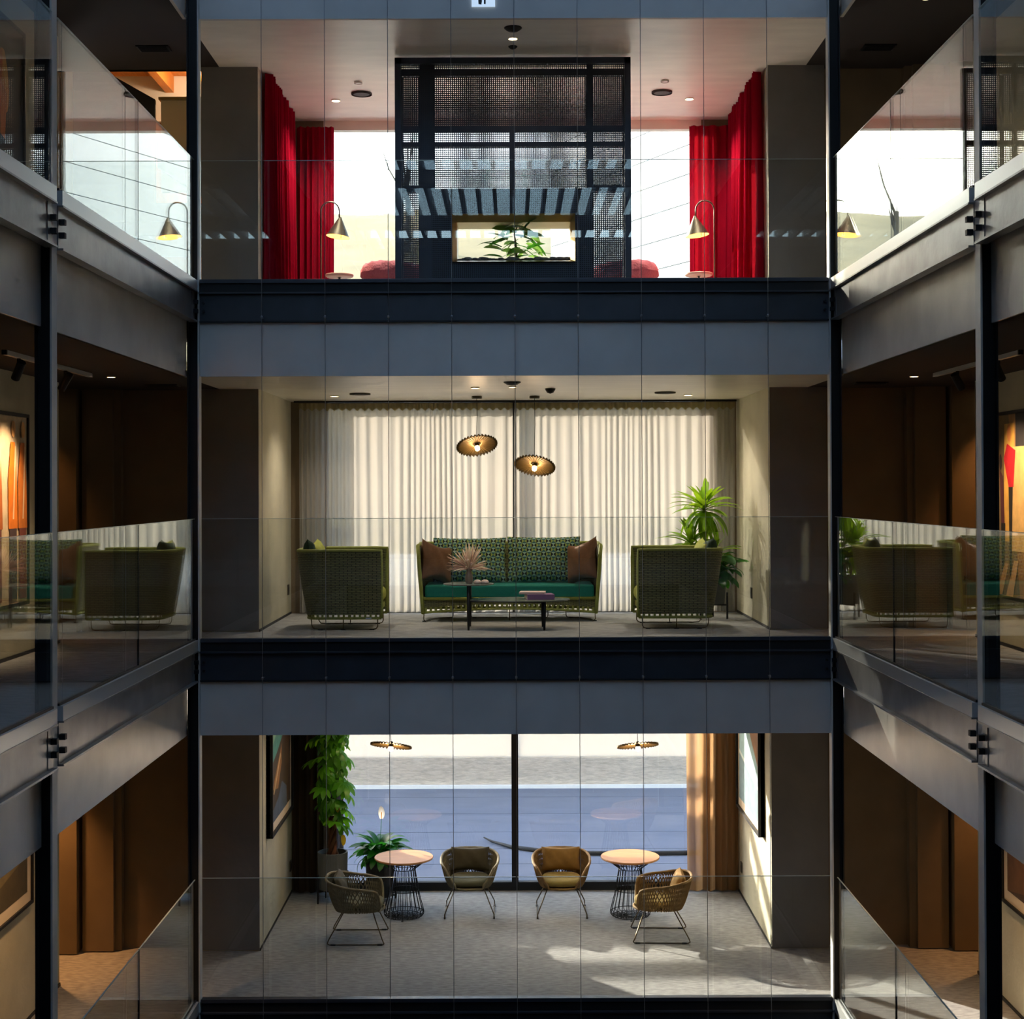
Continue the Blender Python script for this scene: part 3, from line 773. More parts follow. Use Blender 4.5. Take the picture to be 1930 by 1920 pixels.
# patterned upholstery for the two back cushions
def pattern_mat():
    m, n, l, b = nt('geometric_print')
    uv = n.new('ShaderNodeUVMap'); mp = n.new('ShaderNodeMapping'); l.new(uv.outputs[0], mp.inputs[0])
    mp.inputs['Scale'].default_value = (18, 18, 18)
    ck = n.new('ShaderNodeTexChecker'); ck.inputs['Scale'].default_value = 1.0
    l.new(mp.outputs[0], ck.inputs['Vector'])
    mp2 = n.new('ShaderNodeMapping'); mp2.inputs['Rotation'].default_value = (0, 0, R(45)); mp2.inputs['Scale'].default_value = (25.4, 25.4, 25.4)
    l.new(uv.outputs[0], mp2.inputs[0])
    ck2 = n.new('ShaderNodeTexChecker'); ck2.inputs['Scale'].default_value = 1.0; l.new(mp2.outputs[0], ck2.inputs['Vector'])
    mx = n.new('ShaderNodeMix'); mx.data_type = 'RGBA'
    l.new(ck.outputs['Fac'], mx.inputs['Factor'])
    ca = n.new('ShaderNodeMix'); ca.data_type = 'RGBA'; l.new(ck2.outputs['Fac'], ca.inputs['Factor'])
    ca.inputs['A'].default_value = rgb('#8fb2a6'); ca.inputs['B'].default_value = rgb('#10161c')
    cb = n.new('ShaderNodeMix'); cb.data_type = 'RGBA'; l.new(ck2.outputs['Fac'], cb.inputs['Factor'])
    cb.inputs['A'].default_value = rgb('#2c5f6c'); cb.inputs['B'].default_value = rgb('#8aa052')
    l.new(ca.outputs['Result'], mx.inputs['A']); l.new(cb.outputs['Result'], mx.inputs['B'])
    l.new(mx.outputs['Result'], b.inputs['Base Color']); b.inputs['Roughness'].default_value = .9
    return m
MT['print'] = pattern_mat()
def cushion(name, label, cat, loc, rot, w, h, th, m, seed, group=None, pinch=.05, uvs=None):
    o = obj(name, pillow(w, h, th, pinch, 18, 18, seed, uvs), m, None, True, loc, rot)
    tag(o, label, cat, group)
    return o
cushion('back_cushion', 'geometric print back cushion on the sofa behind the pampas grass', 'cushion', (-.51, 3.31, S + .41), (R(-13), 0, 0), .84, .52, .20, MT['print'], 1, 'printed sofa cushions', .05, (.84, .52))
cushion('back_cushion', 'geometric print back cushion on the sofa above the books', 'cushion', (.34, 3.31, S + .41), (R(-13), 0, R(-1)), .84, .53, .20, MT['print'], 2, 'printed sofa cushions', .05, (.84, .53))
cushion('throw_pillow', 'tobacco brown pillow leaning on the sofa arm next to the pampas grass', 'pillow', (-.88, 3.02, S + .415), (R(-12), R(14), R(48)), .48, .48, .20, MT['brown'], 3, 'brown sofa pillows', .22)
cushion('throw_pillow', 'tobacco brown pillow leaning on the sofa arm next to the plant side', 'pillow', (.77, 3.02, S + .415), (R(-12), R(-14), R(-48)), .48, .50, .20, MT['brown'], 4, 'brown sofa pillows', .22)

# two tier coffee table
def coffee():
    t = thing('coffee_table', 'two tier coffee table with a small raised disc and a long low oval', 'table', (0, 0, S))
    def disc(c, rx, ry, z, nm):
        obj(nm, G().lathe([(.985, -.014), (1.0, -.010), (1.0, -.002), (.99, 0)], 40, sx=rx, sy=ry), MT['slate_top'], t, False, loc=(c[0], c[1], z))
    disc((-.485, 2.05), .27, .25, .478, 'raised_top'); disc((.055, 2.0), .53, .30, .315, 'low_top')
    for (x, y, z1) in ((-.483, 1.83, .464), (-.479, 2.29, .464), (.308, 1.80, .30), (.300, 2.21, .30)):
        obj('leg', G().tube([(x, y, 0), (x, y, .13), (x, y, z1)], [.011, .017, .018], 10), MT['black'], t, True)
    obj('stretcher', G().tube([(-.483, 1.85, .30), (.3, 1.85, .29)], .008, 6), MT['black'], t)
    obj('stretcher', G().tube([(-.479, 2.27, .30), (.3, 2.2, .29)], .008, 6), MT['black'], t)
coffee()
# vase with dried plumes
def vase():
    t = thing('vase', 'clay vase of dried pampas plumes on the raised coffee table disc', 'vase', (-.482, 2.04, S + .479))
    obj('body', G().lathe([(.030, 0), (.038, .01), (.044, .05), (.038, .085), (.026, .115), (.026, .14), (.038, .165), (.033, .165), (.022, .138), (.022, .12)], 20, cap=False), MT['vase'], t, True)
    rnd = random.Random(11)
    for i in range(130):
        a = rnd.uniform(0, 2 * pi); el = rnd.uniform(.05, 1.45); Ln = rnd.uniform(.16, .30) * (1.0 if el < 1 else .85)
        dx, dy, dz = cos(a) * sin(el), .6 * sin(a) * sin(el), cos(el)
        p0 = Vector((dx * .02, dy * .02, .15)); pts = [p0]
        for k in range(1, 6):
            f = k / 5; pts.append(p0 + Vector((dx * Ln * f, dy * Ln * f, dz * Ln * f - .05 * f * f * sin(el))))
        rb = rnd.uniform(.003, .007)
        obj('plume', G().tube(pts, [.002, .003, rb, rb * 1.1, rb * .8, .0015], 5), MT['pampas'] if rnd.random() < .55 else MT['pampas2'], t, True)
    for i in range(5):
        a = rnd.uniform(0, 2 * pi)
        obj('seed_head', G().lathe([(.001, -.014), (.012, -.008), (.015, 0), (.011, .009), (.001, .014)], 10, cap=False), MT['pebble'], t, True, loc=(cos(a) * .03, -.03 + .02 * sin(a), .20 + .012 * i))
vase()
for i, x in enumerate((-.392, -.312)):
    o = obj('ceramic_pebble', G().lathe([(.001, 0), (.038, .002), (.043, .014), (.036, .032), (.02, .042), (.001, .045)], 20, cap=False), MT['pebble'], None, True, (x, 1.95, S + .479))
    tag(o, ['blush ceramic pebble on the raised table disc, next to the vase', 'blush ceramic pebble on the raised table disc, nearer the books'][i], 'ornament', 'blush ceramic pebbles')
def book(name, label, loc, rz, w, d, h, m):
    t = thing(name, label, 'book', loc, rz, 'books on the low coffee table')
    obj('pages', G().box(-w / 2 + .004, w / 2 - .004, -d / 2 + .004, d / 2 - .003, .003, h - .003), MT['pages'], t)
    obj('cover', G().box(-w / 2, w / 2, -d / 2, d / 2, 0, .003), m, t)
    obj('cover', G().box(-w / 2, w / 2, -d / 2, d / 2, h - .003, h), m, t)
    obj('spine', G().box(-w / 2, w / 2, -d / 2, -d / 2 + .003, 0, h), m, t)
book('book', 'thick lilac book lying on the low coffee table', (.26, 1.98, S + .3155), R(8), .29, .22, .052, MT['book_purple'])
book('book', 'thin cream book on top of the lilac book', (.19, 2.02, S + .368), R(-6), .27, .21, .022, MT['book_cream'])

# ------------------------------------------------------------------ pendants
def pendant(label, x, y, zc, zd, tilt, roll, r=.235, power=14, group=None):
    t = thing('pendant_lamp', label, 'lamp', (x, y, zc), 0, group)
    obj('canopy', G().lathe([(.055, -.03), (.058, -.026), (.058, 0)], 20), MT['bronze'], t)
    L = zc - zd
    obj('cord', G().tube([(0, 0, -.03), (.004, 0, -L * .4), (-.004, 0, -L * .8), (0, 0, -L + .03)], .0035, 6), MT['black'], t)
    h = bpy.data.objects.new('shade', None)
    nseg = 36
    g = G()
    def fn(u, v):
        a = 2 * pi * u; rad = .03 + (r - .03) * v
        am = .011 * v * cos(nseg * a)
        return (rad * cos(a), rad * sin(a), am + .02 * (1 - v))
    g.grid(fn, nseg * 6, 6, closed_u=True)
    sh = obj('shade', g, MT['brass'], t, True, loc=(0, 0, -L), rot=(tilt, roll, 0))
    s_ = sh.modifiers.new('sheet', 'SOLIDIFY'); s_.thickness = .0025
    obj('socket', G().lathe([(.028, -.012), (.03, 0), (.026, .035), (.012, .05)], 16), MT['bronze'], sh)
    obj('bulb', G().lathe([(.001, -.062), (.018, -.060), (.026, -.05), (.027, -.02), (.024, -.012)], 16, cap=False), MT['bulb'], sh, True)
    light('pendant_glow', 'POINT', (0, 0, -L - .09), power, WARM2, t, .03)
    return t
GP = 'pleated brass pendant lamps'
pendant('pleated brass pendant over the sofa, the higher of the two', -.416, 3.1, S + ZC, 5.275, R(-28), R(-9), group=GP, power=2.2)
pendant('pleated brass pendant over the sofa, the lower of the two', .236, 3.1, S + ZC, 5.045, R(-28), R(9), group=GP, power=2.2)
pendant('pleated brass pendant above the table next to the money tree', -1.396, 3.1, ZC, 1.895, R(-17), R(6), group=GP, power=4)
pendant('pleated brass pendant above the table near the bronze curtain', 1.385, 3.1, ZC, 1.885, R(-17), R(-4), group=GP, power=4)

# ------------------------------------------------------------------ curtains
def curtain(name, label, path, z0, z1, m, wave=.11, amp=.045, seed=0, head=None, cat='curtain', group=None, taper=.6):
    rnd = random.Random(seed)
    L = [0]
    for i in range(1, len(path)): L.append(L[-1] + math.dist(path[i], path[i - 1]))
    T = L[-1]; n = int(T / wave * 10)
    ph = []; a = 0
    for i in range(n + 1):
        a += 2 * pi / 10 * rnd.uniform(.5, 1.5) * (1 + .45 * sin(i * .037 + seed)); ph.append(a)
    am = [1 + .35 * sin(i * .13 + seed) for i in range(n + 1)]
    def fn(u, v):
        s = u * T; i = 0
        while i < len(L) - 2 and L[i + 1] < s: i += 1
        f = (s - L[i]) / (L[i + 1] - L[i]); x = path[i][0] + (path[i + 1][0] - path[i][0]) * f; y = path[i][1] + (path[i + 1][1] - path[i][1]) * f
        tx, ty = path[i + 1][0] - path[i][0], path[i + 1][1] - path[i][1]; q = math.hypot(tx, ty); tx /= q; ty /= q
        k = int(round(u * n)); d = amp * (taper + (1 - taper) * (1 - v)) * am[k] * sin(ph[k] + .5 * sin(v * 2.3 + k * .05))
        e = .25 * amp * cos(2 * ph[k]) * (1 - v)
        return (x - ty * d + tx * e, y + tx * d + ty * e, z0 + (z1 - z0) * v)
    t = thing(name, label, cat, (0, 0, 0), 0, group)
    g = G(); g.grid(fn, n, 14)
    obj('cloth', g, m, t, True)
    if head:
        hh = .075 / (z1 - z0)
        g = G(); g.grid(lambda u, v: tuple(Vector(fn(u, 1 - hh * (1 - v) + .006 * sin(u * n * .6) * (1 - v))) + Vector((0, -.012, 0))), n, 2)
        obj('header_tape', g, head, t, True)
    return t
sheer_z0, sheer_z1 = S + .02, S + ZC - .03
curtain('sheer_curtain', 'sheer white curtain panel drawn behind the sofa, half with the higher pendant', [(-2.54, 3.93), (-.01, 3.93)], sheer_z0, sheer_z1, MT['sheer'], .085, .019, 1, MT['sheer_head'], group='sheer curtain panels')
curtain('sheer_curtain', 'sheer white curtain panel drawn behind the dracaena and sofa end', [(.01, 3.93), (2.62, 3.93)], sheer_z0, sheer_z1, MT['sheer'], .085, .019, 2, MT['sheer_head'], group='sheer curtain panels')
tag(obj('curtain_track', G().box(-2.6, 2.64, 3.915, 3.945, S + ZC - .022, S + ZC), MT['black']), 'slim black curtain track along the middle storey ceiling', 'track')
curtain('bronze_curtain', 'bronze curtain bunched at the window end beside the right picture, lowest storey', [(2.03, 3.95), (2.64, 3.95)], .03, ZC - .01, MT['brown_curtain'], .095, .04, 4)
curtain('bronze_curtain', 'dark umber curtain bunched behind the money tree, lowest storey', [(-2.63, 3.95), (-2.03, 3.95)], .03, ZC - .01, MT['dark_curtain'], .095, .04, 5)
ZT = 2 * S + ZC + .04
curtain('velvet_curtain', 'red velvet curtain along the left wall of the top lounge', [(-2.58, 1.95), (-2.58, 3.85)], 2 * S + .01, ZT, MT['red'], .10, .065, 6, group='red velvet curtains')
curtain('velvet_curtain', 'red velvet curtain hanging in the window corner behind the left floor lamp', [(-2.56, 3.93), (-2.12, 3.93)], 2 * S + .01, ZT - .10, MT['red'], .09, .045, 7, group='red velvet curtains')
curtain('velvet_curtain', 'red velvet curtain along the right wall of the top lounge', [(2.58, 1.95), (2.58, 3.85)], 2 * S + .01, ZT, MT['red'], .10, .065, 8, group='red velvet curtains')
curtain('velvet_curtain', 'red velvet curtain hanging in the window corner behind the right floor lamp', [(2.10, 3.93), (2.56, 3.93)], 2 * S + .01, ZT - .10, MT['red'], .09, .045, 9, group='red velvet curtains')

# ------------------------------------------------------------------ bucket chairs of the lowest lounge: face local -y
def rim_h(t):
    t = abs(t)
    if t < 60: return .650 - .025 * (t / 60) ** 2
    if t < 118: return .625 - .065 * (t - 60) / 58
    f = min(1, (t - 118) / 32); return .56 - .19 * f * f * (3 - 2 * f)
def bucket_pt(tdeg, v):
    """point of the shell; tdeg 0 = middle of the back, +-148 = ends at the front; v 0 bottom, 1 rim"""
    a = R(tdeg); z0 = .335 - .012 * (1 - v); h = rim_h(tdeg)
    z = z0 + (h - z0) * v
    zz = (z - .335) / .315
    rx = .235 + .10 * max(0, zz) ** .6; ry = .245 + .075 * max(0, zz) ** .6
    x, y = superell(pi / 2 - a, 2.7)
    return Vector((rx * x, ry * y + .03 * max(0, zz) * cos(a) , z))
TMAX = 148.0
def bucket_strands():
    g = G(); N = 70
    for fam in (1, -1):
        for i in range(-6, N + 6):
            pts = []
            for k in range(9):
                v = k / 8; t = -TMAX + 2 * TMAX * (i + fam * v * 3.0) / N
                if -TMAX <= t <= TMAX: pts.append(bucket_pt(t, v) + Vector((0, 0, 0)))
            if len(pts) > 1: g.tube(pts, .0072, 4, cap=False)
    return g
MESH_STRAND_A = bucket_strands().mesh('strands', MT['strand_grey'])
MESH_STRAND_B = bucket_strands().mesh('strands', MT['strand_gold'])
def bucket_chair(label, x, y, rz, gold):
    sm = MT['strand_gold'] if gold else MT['strand_grey']
    t = thing('bucket_chair', label, 'chair', (x, y, 0), rz, 'woven bucket chairs on the lowest storey')
    obj('woven_shell', MESH_STRAND_B if gold else MESH_STRAND_A, None, t)['kind'] = 'stuff'
    rim = [bucket_pt(-TMAX + 2 * TMAX * i / 60, 1) for i in range(61)]
    a0, a1 = bucket_pt(-TMAX, 0), bucket_pt(TMAX, 0)
    fr = [a1 + (a0 - a1) * i / 8 + Vector((0, -.05 * sin(pi * i / 8), 0)) for i in range(9)]
    obj('rim', G().tube(rim + fr, .014, 7, closed=True), sm, t, True)
    obj('rim_wrap', G().tube([p + Vector((0, 0, .001)) for p in rim], [.0155 if i % 2 else .0135 for i in range(61)], 7), sm, t)
    def seat(u, v):
        a = 2 * pi * u; xx, yy = superell(a, 2.7); return (.235 * xx * v, .25 * yy * v - .01, .325 - .02 * (1 - v * v))
    g = G(); g.grid(seat, 36, 4, closed_u=True)
    obj('seat_pan', g, sm, t, True)
    obj('seat_pad', pad(.44, .48, .085, 3.2, .3), MT['pad_mustard'] if gold else MT['pad_olive'], t, True, loc=(0, -.02, .335))
    for s in (-1, 1):
        xt = s * .16; xb = s * .275; z = .007
        obj('sled_leg', G().tube([(xt, -.16, .315), (xb, -.27, .05), (xb, -.285, .02), (xb, -.275, z), (xb, -.25, z), (xb, .25, z), (xb, .29, z), (xb, .31, .02), (xb, .30, .05), (xt, .15, .315)], .0068, 7), MT['wire'], t, True)
        for yy in (-.24, .25):
            obj('glide', G().box(xb - .010, xb + .010, yy - .025, yy + .025, 0, .014), MT['black'], t)
    obj('crossbar', G().tube([(-.16, -.16, .312), (.16, -.16, .312)], .0068, 6), MT['wire'], t)
    obj('crossbar', G().tube([(-.16, .15, .312), (.16, .15, .312)], .0068, 6), MT['wire'], t)
    return t
chairs = [
    ('taupe woven bucket chair facing forward, next to the left wire table', -.515, 3.17, 0, False),
    ('gold brown woven bucket chair facing forward, next to the right wire table', .52, 3.16, 0, True),
    ('taupe woven bucket chair turned sideways in front of the left wire table', -1.67, 2.22, R(90), False),
    ('gold brown woven bucket chair turned sideways in front of the right wire table', 1.53, 2.24, R(-92), True)]
pl = [('dark olive pillow in the forward facing chair by the left table', 'pillow_olive'), ('ochre pillow in the forward facing chair by the right table', 'pillow_mustard'),
      ('dark olive pillow in the sideways chair by the left table', 'pillow_olive'), ('ochre pillow in the sideways chair by the right table', 'pillow_mustard')]
for (c, p) in zip(chairs, pl):
    bucket_chair(*c)
    dx = Vector((0, .17, 0)); dx.rotate(Euler((0, 0, c[3])))
    cushion('lumbar_pillow', p[0], 'pillow', (c[1] + dx.x, c[2] + dx.y, .425), (R(-16), 0, c[3]), .44, .27, .14, MT[p[1]], int(abs(c[1]) * 10), 'lumbar pillows of the bucket chairs', .10)

# ------------------------------------------------------------------ wire tables
def wire_table(label, x, y):
    t = thing('wire_side_table', label, 'table', (x, y, 0), 0, 'wire side tables on the lowest storey')
    obj('tabletop', G().lathe([(.300, .640), (.326, .650), (.330, .660), (.326, .670)], 48), MT['wood'], t)
    prof = [(.245, .640), (.215, .605), (.135, .545), (.128, .525), (.135, .48), (.175, .25), (.222, .07), (.222, .035), (.20, .012), (.03, .008)]
    n = 24
    gm = None
    for j in range(n):
        a = 2 * pi * j / n
        o = None
        if gm is None:
            gm = G().tube([(r_, 0, z) for r_, z in prof], .0045, 5).mesh('rod', MT['black'])
        o = bpy.data.objects.new('rod', gm); COL.objects.link(o); o.parent = t; o.rotation_euler = (0, 0, a)
    for (r_, z) in ((.235, .632), (.205, .600), (.130, .535), (.166, .30), (.224, .05), (.19, .012), (.14, .010), (.09, .010), (.05, .010)):
        obj('ring', G().tube([(r_ * cos(2 * pi * i / 32), r_ * sin(2 * pi * i / 32), z) for i in range(32)], .0045, 5, closed=True), MT['black'], t)
    for i in range(3):
        a = 2 * pi * i / 3 + .5
        obj('glide', G().lathe([(.012, 0), (.012, .008)], 8), MT['black'], t, loc=(.21 * cos(a), .21 * sin(a), 0))
wire_table('black wire side table with a round oak top next to the peace lily', -1.25, 3.02)
wire_table('black wire side table with a round oak top near the bronze curtain', 1.285, 3.0)

# ------------------------------------------------------------------ plants
def blade(L, W, droop, n=7, fold=.25, round_tip=False):
    g = G(); vs = []; fs = []
    for i in range(n + 1):
        f = i / n
        w = W * (sin(pi * min(1, f * .92 + .08)) ** (.7 if not round_tip else .55)) * (1 if not round_tip else 1.0)
        if i == n: w = .001
        ang = droop * f * f
        y = L * (f if abs(droop) < 1e-4 else sin(droop * f) / droop if droop else f)
        z = -L * (1 - cos(droop * f)) / droop if droop else 0
        vs += [(-w / 2, y, z + fold * w / 2), (0, y, z), (w / 2, y, z + fold * w / 2)]
    for i in range(n):
        for k in range(2):
            fs.append((i * 3 + k, i * 3 + k + 1, i * 3 + k + 4, i * 3 + k + 3))
    return g.add(vs, fs)
def put_leaf(me, parent, loc, yaw, pitch, roll=0, sc_=1.0):
    o = bpy.data.objects.new('leaf', me); COL.objects.link(o); o.parent = parent
    o.location = loc; o.rotation_euler = Euler((pitch, roll, yaw), 'XYZ'); o.scale = (sc_,) * 3
    return o
def planter(name, label, x, y, z, r0_, r1_, h, lift, m, stand=True, legs=4, a0=.6):
    t = thing(name, label, 'planter', (x, y, z))
    obj('pot', G().lathe([(r0_, lift), (r1_, lift + h - .005), (r1_, lift + h), (r1_ - .02, lift + h), (r1_ - .03, lift + h - .05), (.01, lift + h - .05)], 32), m, t, False)
    obj('soil', G().lathe([(r1_ - .032, lift + h - .055), (r1_ - .032, lift + h - .045)], 24), MT['soil'], t)
    if stand:
        for i in range(legs):
            a = a0 + 2 * pi * i / legs; rr_ = max(r0_, r1_) + .014
            obj('leg', G().box(-.010, .010, -.010, .010, 0, lift + h * .42), MT['black'], t, loc=(rr_ * cos(a), rr_ * sin(a), 0))
        rr_ = max(r0_, r1_) + .012
        for a in (a0, a0 + pi / 2):
            obj('stand_bar', G().box(-rr_, rr_, -.008, .008, lift - .02, lift - .001), MT['black'], t, rot=(0, 0, a))
    return t
# middle storey planter, dracaena and dark glossy plant
planter('planter', 'grey planter on a black stand behind the armchair, middle storey', 2.18, 3.18, S, .20, .225, .31, .17, MT['pot'], True, 4, -.42)
dr = thing('dracaena', 'bright lime dracaena standing tall by the right end of the sheer curtain', 'plant', (2.13, 3.24, S + .43))
LD = [blade(.46, .074, .9).mesh('leaf', MT['leaf_drac'], True), blade(.42, .068, 1.5).mesh('leaf', MT['leaf_drac'], True), blade(.36, .07, .5).mesh('leaf', MT['leaf_drac'], True)]
rnd = random.Random(5)
def crown(parent, c, n, scale=1.0, spread=1.0):
    for i in range(n):
        f = i / n; yaw = i * 2.4 + rnd.uniform(-.2, .2); pit = 1.25 - 1.7 * f * spread + rnd.uniform(-.12, .12)
        put_leaf(LD[0 if f < .55 else 1] if f > .2 else LD[2], parent, (c[0] + rnd.uniform(-.01, .01), c[1] + rnd.uniform(-.01, .01), c[2] + .10 * (1 - f)), yaw, pit, rnd.uniform(-.3, .3), scale * rnd.uniform(.8, 1.12))
obj('cane', G().tube([(0, 0, 0), (.01, .01, .35), (.03, 0, .74)], [.024, .02, .016], 8), MT['cane'], dr, True)
obj('cane', G().tube([(-.06, .03, 0), (-.09, .03, .2), (-.11, .02, .38)], [.022, .018, .015], 8), MT['cane'], dr, True)
obj('cane', G().tube([(.08, .0, 0), (.12, .0, .12), (.15, -.01, .24)], [.02, .017, .014], 8), MT['cane'], dr, True)
crown(dr, (.03, 0, .74), 62, 1.0, 1.12)
crown(dr, (-.11, .02, .34), 50, .92, 1.1)
crown(dr, (.15, -.01, .22), 26, .8, 1.0)
gl = thing('glossy_plant', 'dark green broad leafed plant beside the dracaena, over the grey planter', 'plant', (2.28, 3.10, S + .43))
LG = [blade(.24, .11, 1.0, 7, .2, True).mesh('leaf', MT['leaf_dark'], True), blade(.20, .09, 1.5, 7, .2, True).mesh('leaf', MT['leaf_dark'], True)]
for i in range(44):
    a = i * 2.4; r_ = rnd.uniform(.02, .13); h = rnd.uniform(.0, .32)
    put_leaf(LG[i % 2], gl, (r_ * cos(a) + .03, r_ * sin(a) * .8, h), a - pi / 2, rnd.uniform(-.2, .9), rnd.uniform(-.4, .4), rnd.uniform(.8, 1.2))
    if i % 3 == 0: obj('stem', G().tube([(.02 * cos(a), .02 * sin(a), -.02), (r_ * cos(a) + .03, r_ * sin(a) * .8, h)], .004, 5), MT['leaf_dark'], gl)

# lowest storey: money tree and peace lily
planter('planter', 'tall grey planter on a black stand in the corner below the left picture', -2.12, 3.64, 0, .165, .175, .42, .16, MT['pot'], True, 4, .55 + pi)
mt_ = thing('money_tree', 'tall money tree with a braided trunk at the window corner, lowest storey', 'plant', (-2.12, 3.64, .52))
for s in range(4):
    pts = [(.035 * cos(s * pi / 2 + k * .9) * (1.6 if k == 0 else 1), .035 * sin(s * pi / 2 + k * .9) * (1.6 if k == 0 else 1), .085 * k) for k in range(9)]
    obj('trunk', G().tube(pts, [.030, .024, .021, .02, .019, .018, .017, .016, .015], 7), MT['bark'], mt_, True)
def palmate(L, W, nl, droop, m):
    g = G()
    for i in range(nl):
        a = (i - (nl - 1) / 2) * (2.2 / nl) * 1.5
        b = blade(L * (1 - .10 * abs(i - (nl - 1) / 2)), W, droop, 6, .2, True)
        q = Matrix.Rotation(a, 4, 'Z')
        g.add([q @ Vector(v) for v in b.v], b.f)
    g.tube([(0, -.12, .02), (0, 0, 0)], .003, 4)
    return g.mesh('leaf', m, True)
LM = [palmate(.19, .062, 5, 1.3, MT['leaf_money']), palmate(.16, .055, 6, 1.8, MT['leaf_money']), palmate(.21, .068, 5, .9, MT['leaf_money'])]
for i in range(78):
    a = i * 2.4 + rnd.uniform(-.3, .3); z = .38 + (1.30) * (i / 78) ** .8 + rnd.uniform(-.05, .05)
    r_ = rnd.uniform(.06, .23) * (1.0 if z > .6 else .7)
    put_leaf(LM[i % 3], mt_, (r_ * cos(a), r_ * sin(a) * .8, z), a - pi / 2 + rnd.uniform(-.5, .5), rnd.uniform(-1.1, .15), rnd.uniform(-.4, .4), rnd.uniform(.8, 1.15))
obj('branch', G().tube([(0, 0, .65), (.02, .01, 1.1), (-.02, .0, 1.45), (0, 0, 1.65)], [.016, .012, .008, .004], 6), MT['bark'], mt_, True)
for i in range(9):
    a = i * 2.4; z = .8 + .12 * i
    obj('branch', G().tube([(0, 0, z - .2), (.10 * cos(a), .08 * sin(a), z), (.17 * cos(a), .14 * sin(a), z + .04)], [.007, .005, .003], 5), MT['leaf_money'], mt_, True)
ly = blade(.13, .06, .5, 6, .2, True).mesh('yellow_leaf', MT['leaf_yellow'], True)
for (p, yw, pt) in (((.07, -.10, .66), .3, -1.4), ((.13, -.08, .27), -.2, -1.3)):
    o = bpy.data.objects.new('yellow_leaf', ly); COL.objects.link(o); o.parent = mt_; o.location = p; o.rotation_euler = (pt, 0, yw)
    o['label'] = 'yellowed hanging leaf'
planter('planter', 'charcoal planter behind the left wire table, lowest storey', -1.58, 3.72, 0, .15, .17, .45, .05, MT['pot_dark'], True, 4, .3)
pl_ = thing('peace_lily', 'peace lily with one white bloom behind the left wire table', 'plant', (-1.58, 3.72, .45))
LL = [blade(.30, .115, 1.5, 8, .25, True).mesh('leaf', MT['leaf_lily'], True), blade(.34, .105, 1.3, 8, .25, True).mesh('leaf', MT['leaf_lily'], True), blade(.26, .10, 2.0, 8, .25, True).mesh('leaf', MT['leaf_dark'], True)]
for i in range(60):
    a = i * 2.4; f = i / 60
    put_leaf(LL[i % 3], pl_, (.05 * cos(a) * (1 + f), .05 * sin(a) * (1 + f), .04 + .12 * (1 - f)), a - pi / 2, 1.2 - .95 * f + rnd.uniform(-.15, .15), rnd.uniform(-.4, .4), rnd.uniform(.8, 1.1))
obj('flower_stalk', G().tube([(0, 0, 0), (.01, 0, .3), (.02, 0, .50)], .003, 5), MT['leaf_lily'], pl_)
g = G(); b = blade(.15, .075, .35, 7, .5, True); obj('bloom', b, MT['spathe'], pl_, True, loc=(.02, 0, .49), rot=(R(86), 0, R(15)))
obj('spadix', G().tube([(.02, -.012, .50), (.022, -.014, .57)], .006, 6), MT['leaf_yellow'], pl_)

# ================================================================== ceiling fittings
def disc_fit(name, label, cat, x, y, z, r, m, h=.012, lit=0, group=None, colour=WARM2, spot=130):
    t = thing(name, label, cat, (x, y, z), 0, group)
    obj('ring', G().lathe([(r, -h), (r, 0), (r * .8, 0), (r * .8, -h)], 24, cap=False), MT['dl_off'] if lit or cat == 'downlight' else m, t)
    obj('face', G().lathe([(r * .82, -h * .8), (r * .82, -h * .5)], 24), MT['dl_on'] if lit else m, t)
    if lit:
        light('downlight_glow', 'SPOT', (0, 0, -h - .01), lit, colour, t, .05, (0, 0, -1), spot, .9)
        t.children[-1].rotation_euler = (0, 0, 0)
    return t
c0, c1, c2 = ZC, S + ZC, 2 * S + ZC + .05
NEU = (1.0, .86, .68)
DL = 30
disc_fit('downlight', 'lit downlight in the top ceiling, near the left red curtain', 'downlight', -2.0, 3.12, c2, .05, MT['dl_off'], lit=3.6 * DL, group='ceiling downlights', colour=NEU)
disc_fit('downlight', 'lit downlight in the top ceiling, near the right red curtain', 'downlight', 2.0, 3.10, c2, .05, MT['dl_off'], lit=3.6 * DL, group='ceiling downlights', colour=NEU)
disc_fit('downlight', 'lit downlight in the top ceiling in front of the perforated screen', 'downlight', 0, .78, c2, .045, MT['dl_off'], lit=3, group='ceiling downlights', colour=WARM2, spot=110)
disc_fit('ceiling_speaker', 'round grey ceiling speaker between the screen and left red curtain', 'speaker', -1.68, 2.82, c2, .115, MT['grey_disc'], .02, group='round ceiling speakers')
disc_fit('ceiling_speaker', 'round grey ceiling speaker between the screen and right red curtain', 'speaker', 1.66, 2.80, c2, .115, MT['grey_disc'], .02, group='round ceiling speakers')
disc_fit('smoke_detector', 'small white round detector in front of the left top speaker', 'detector', -1.67, 2.36, c2, .045, MT['dl_off'], .018, group='small white ceiling discs')
disc_fit('smoke_detector', 'small white round detector in front of the right top speaker', 'detector', 1.645, 2.34, c2, .045, MT['dl_off'], .018, group='small white ceiling discs')
def dome(label, x, y, z, r, h, group=None, cat='detector'):
    o = obj('ceiling_dome', G().lathe([(.001, -h), (r * .6, -h * .8), (r * .9, -h * .35), (r, -.006), (r, 0)], 24, cap=False), MT['black'], None, True, (x, y, z)); tag(o, label, cat, group)
dome('wide black dome in the top ceiling at the atrium edge', 0, .45, c2, .085, .04)
dome('small black dome in the top ceiling just before the screen', 0, 1.06, c2, .045, .03)
dome('wide black dome in the middle ceiling near the atrium edge', -.02, .85, c1, .085, .035)
dome('stepped black detector in the middle ceiling beside the lower pendant', .38, 1.85, c1, .055, .055)
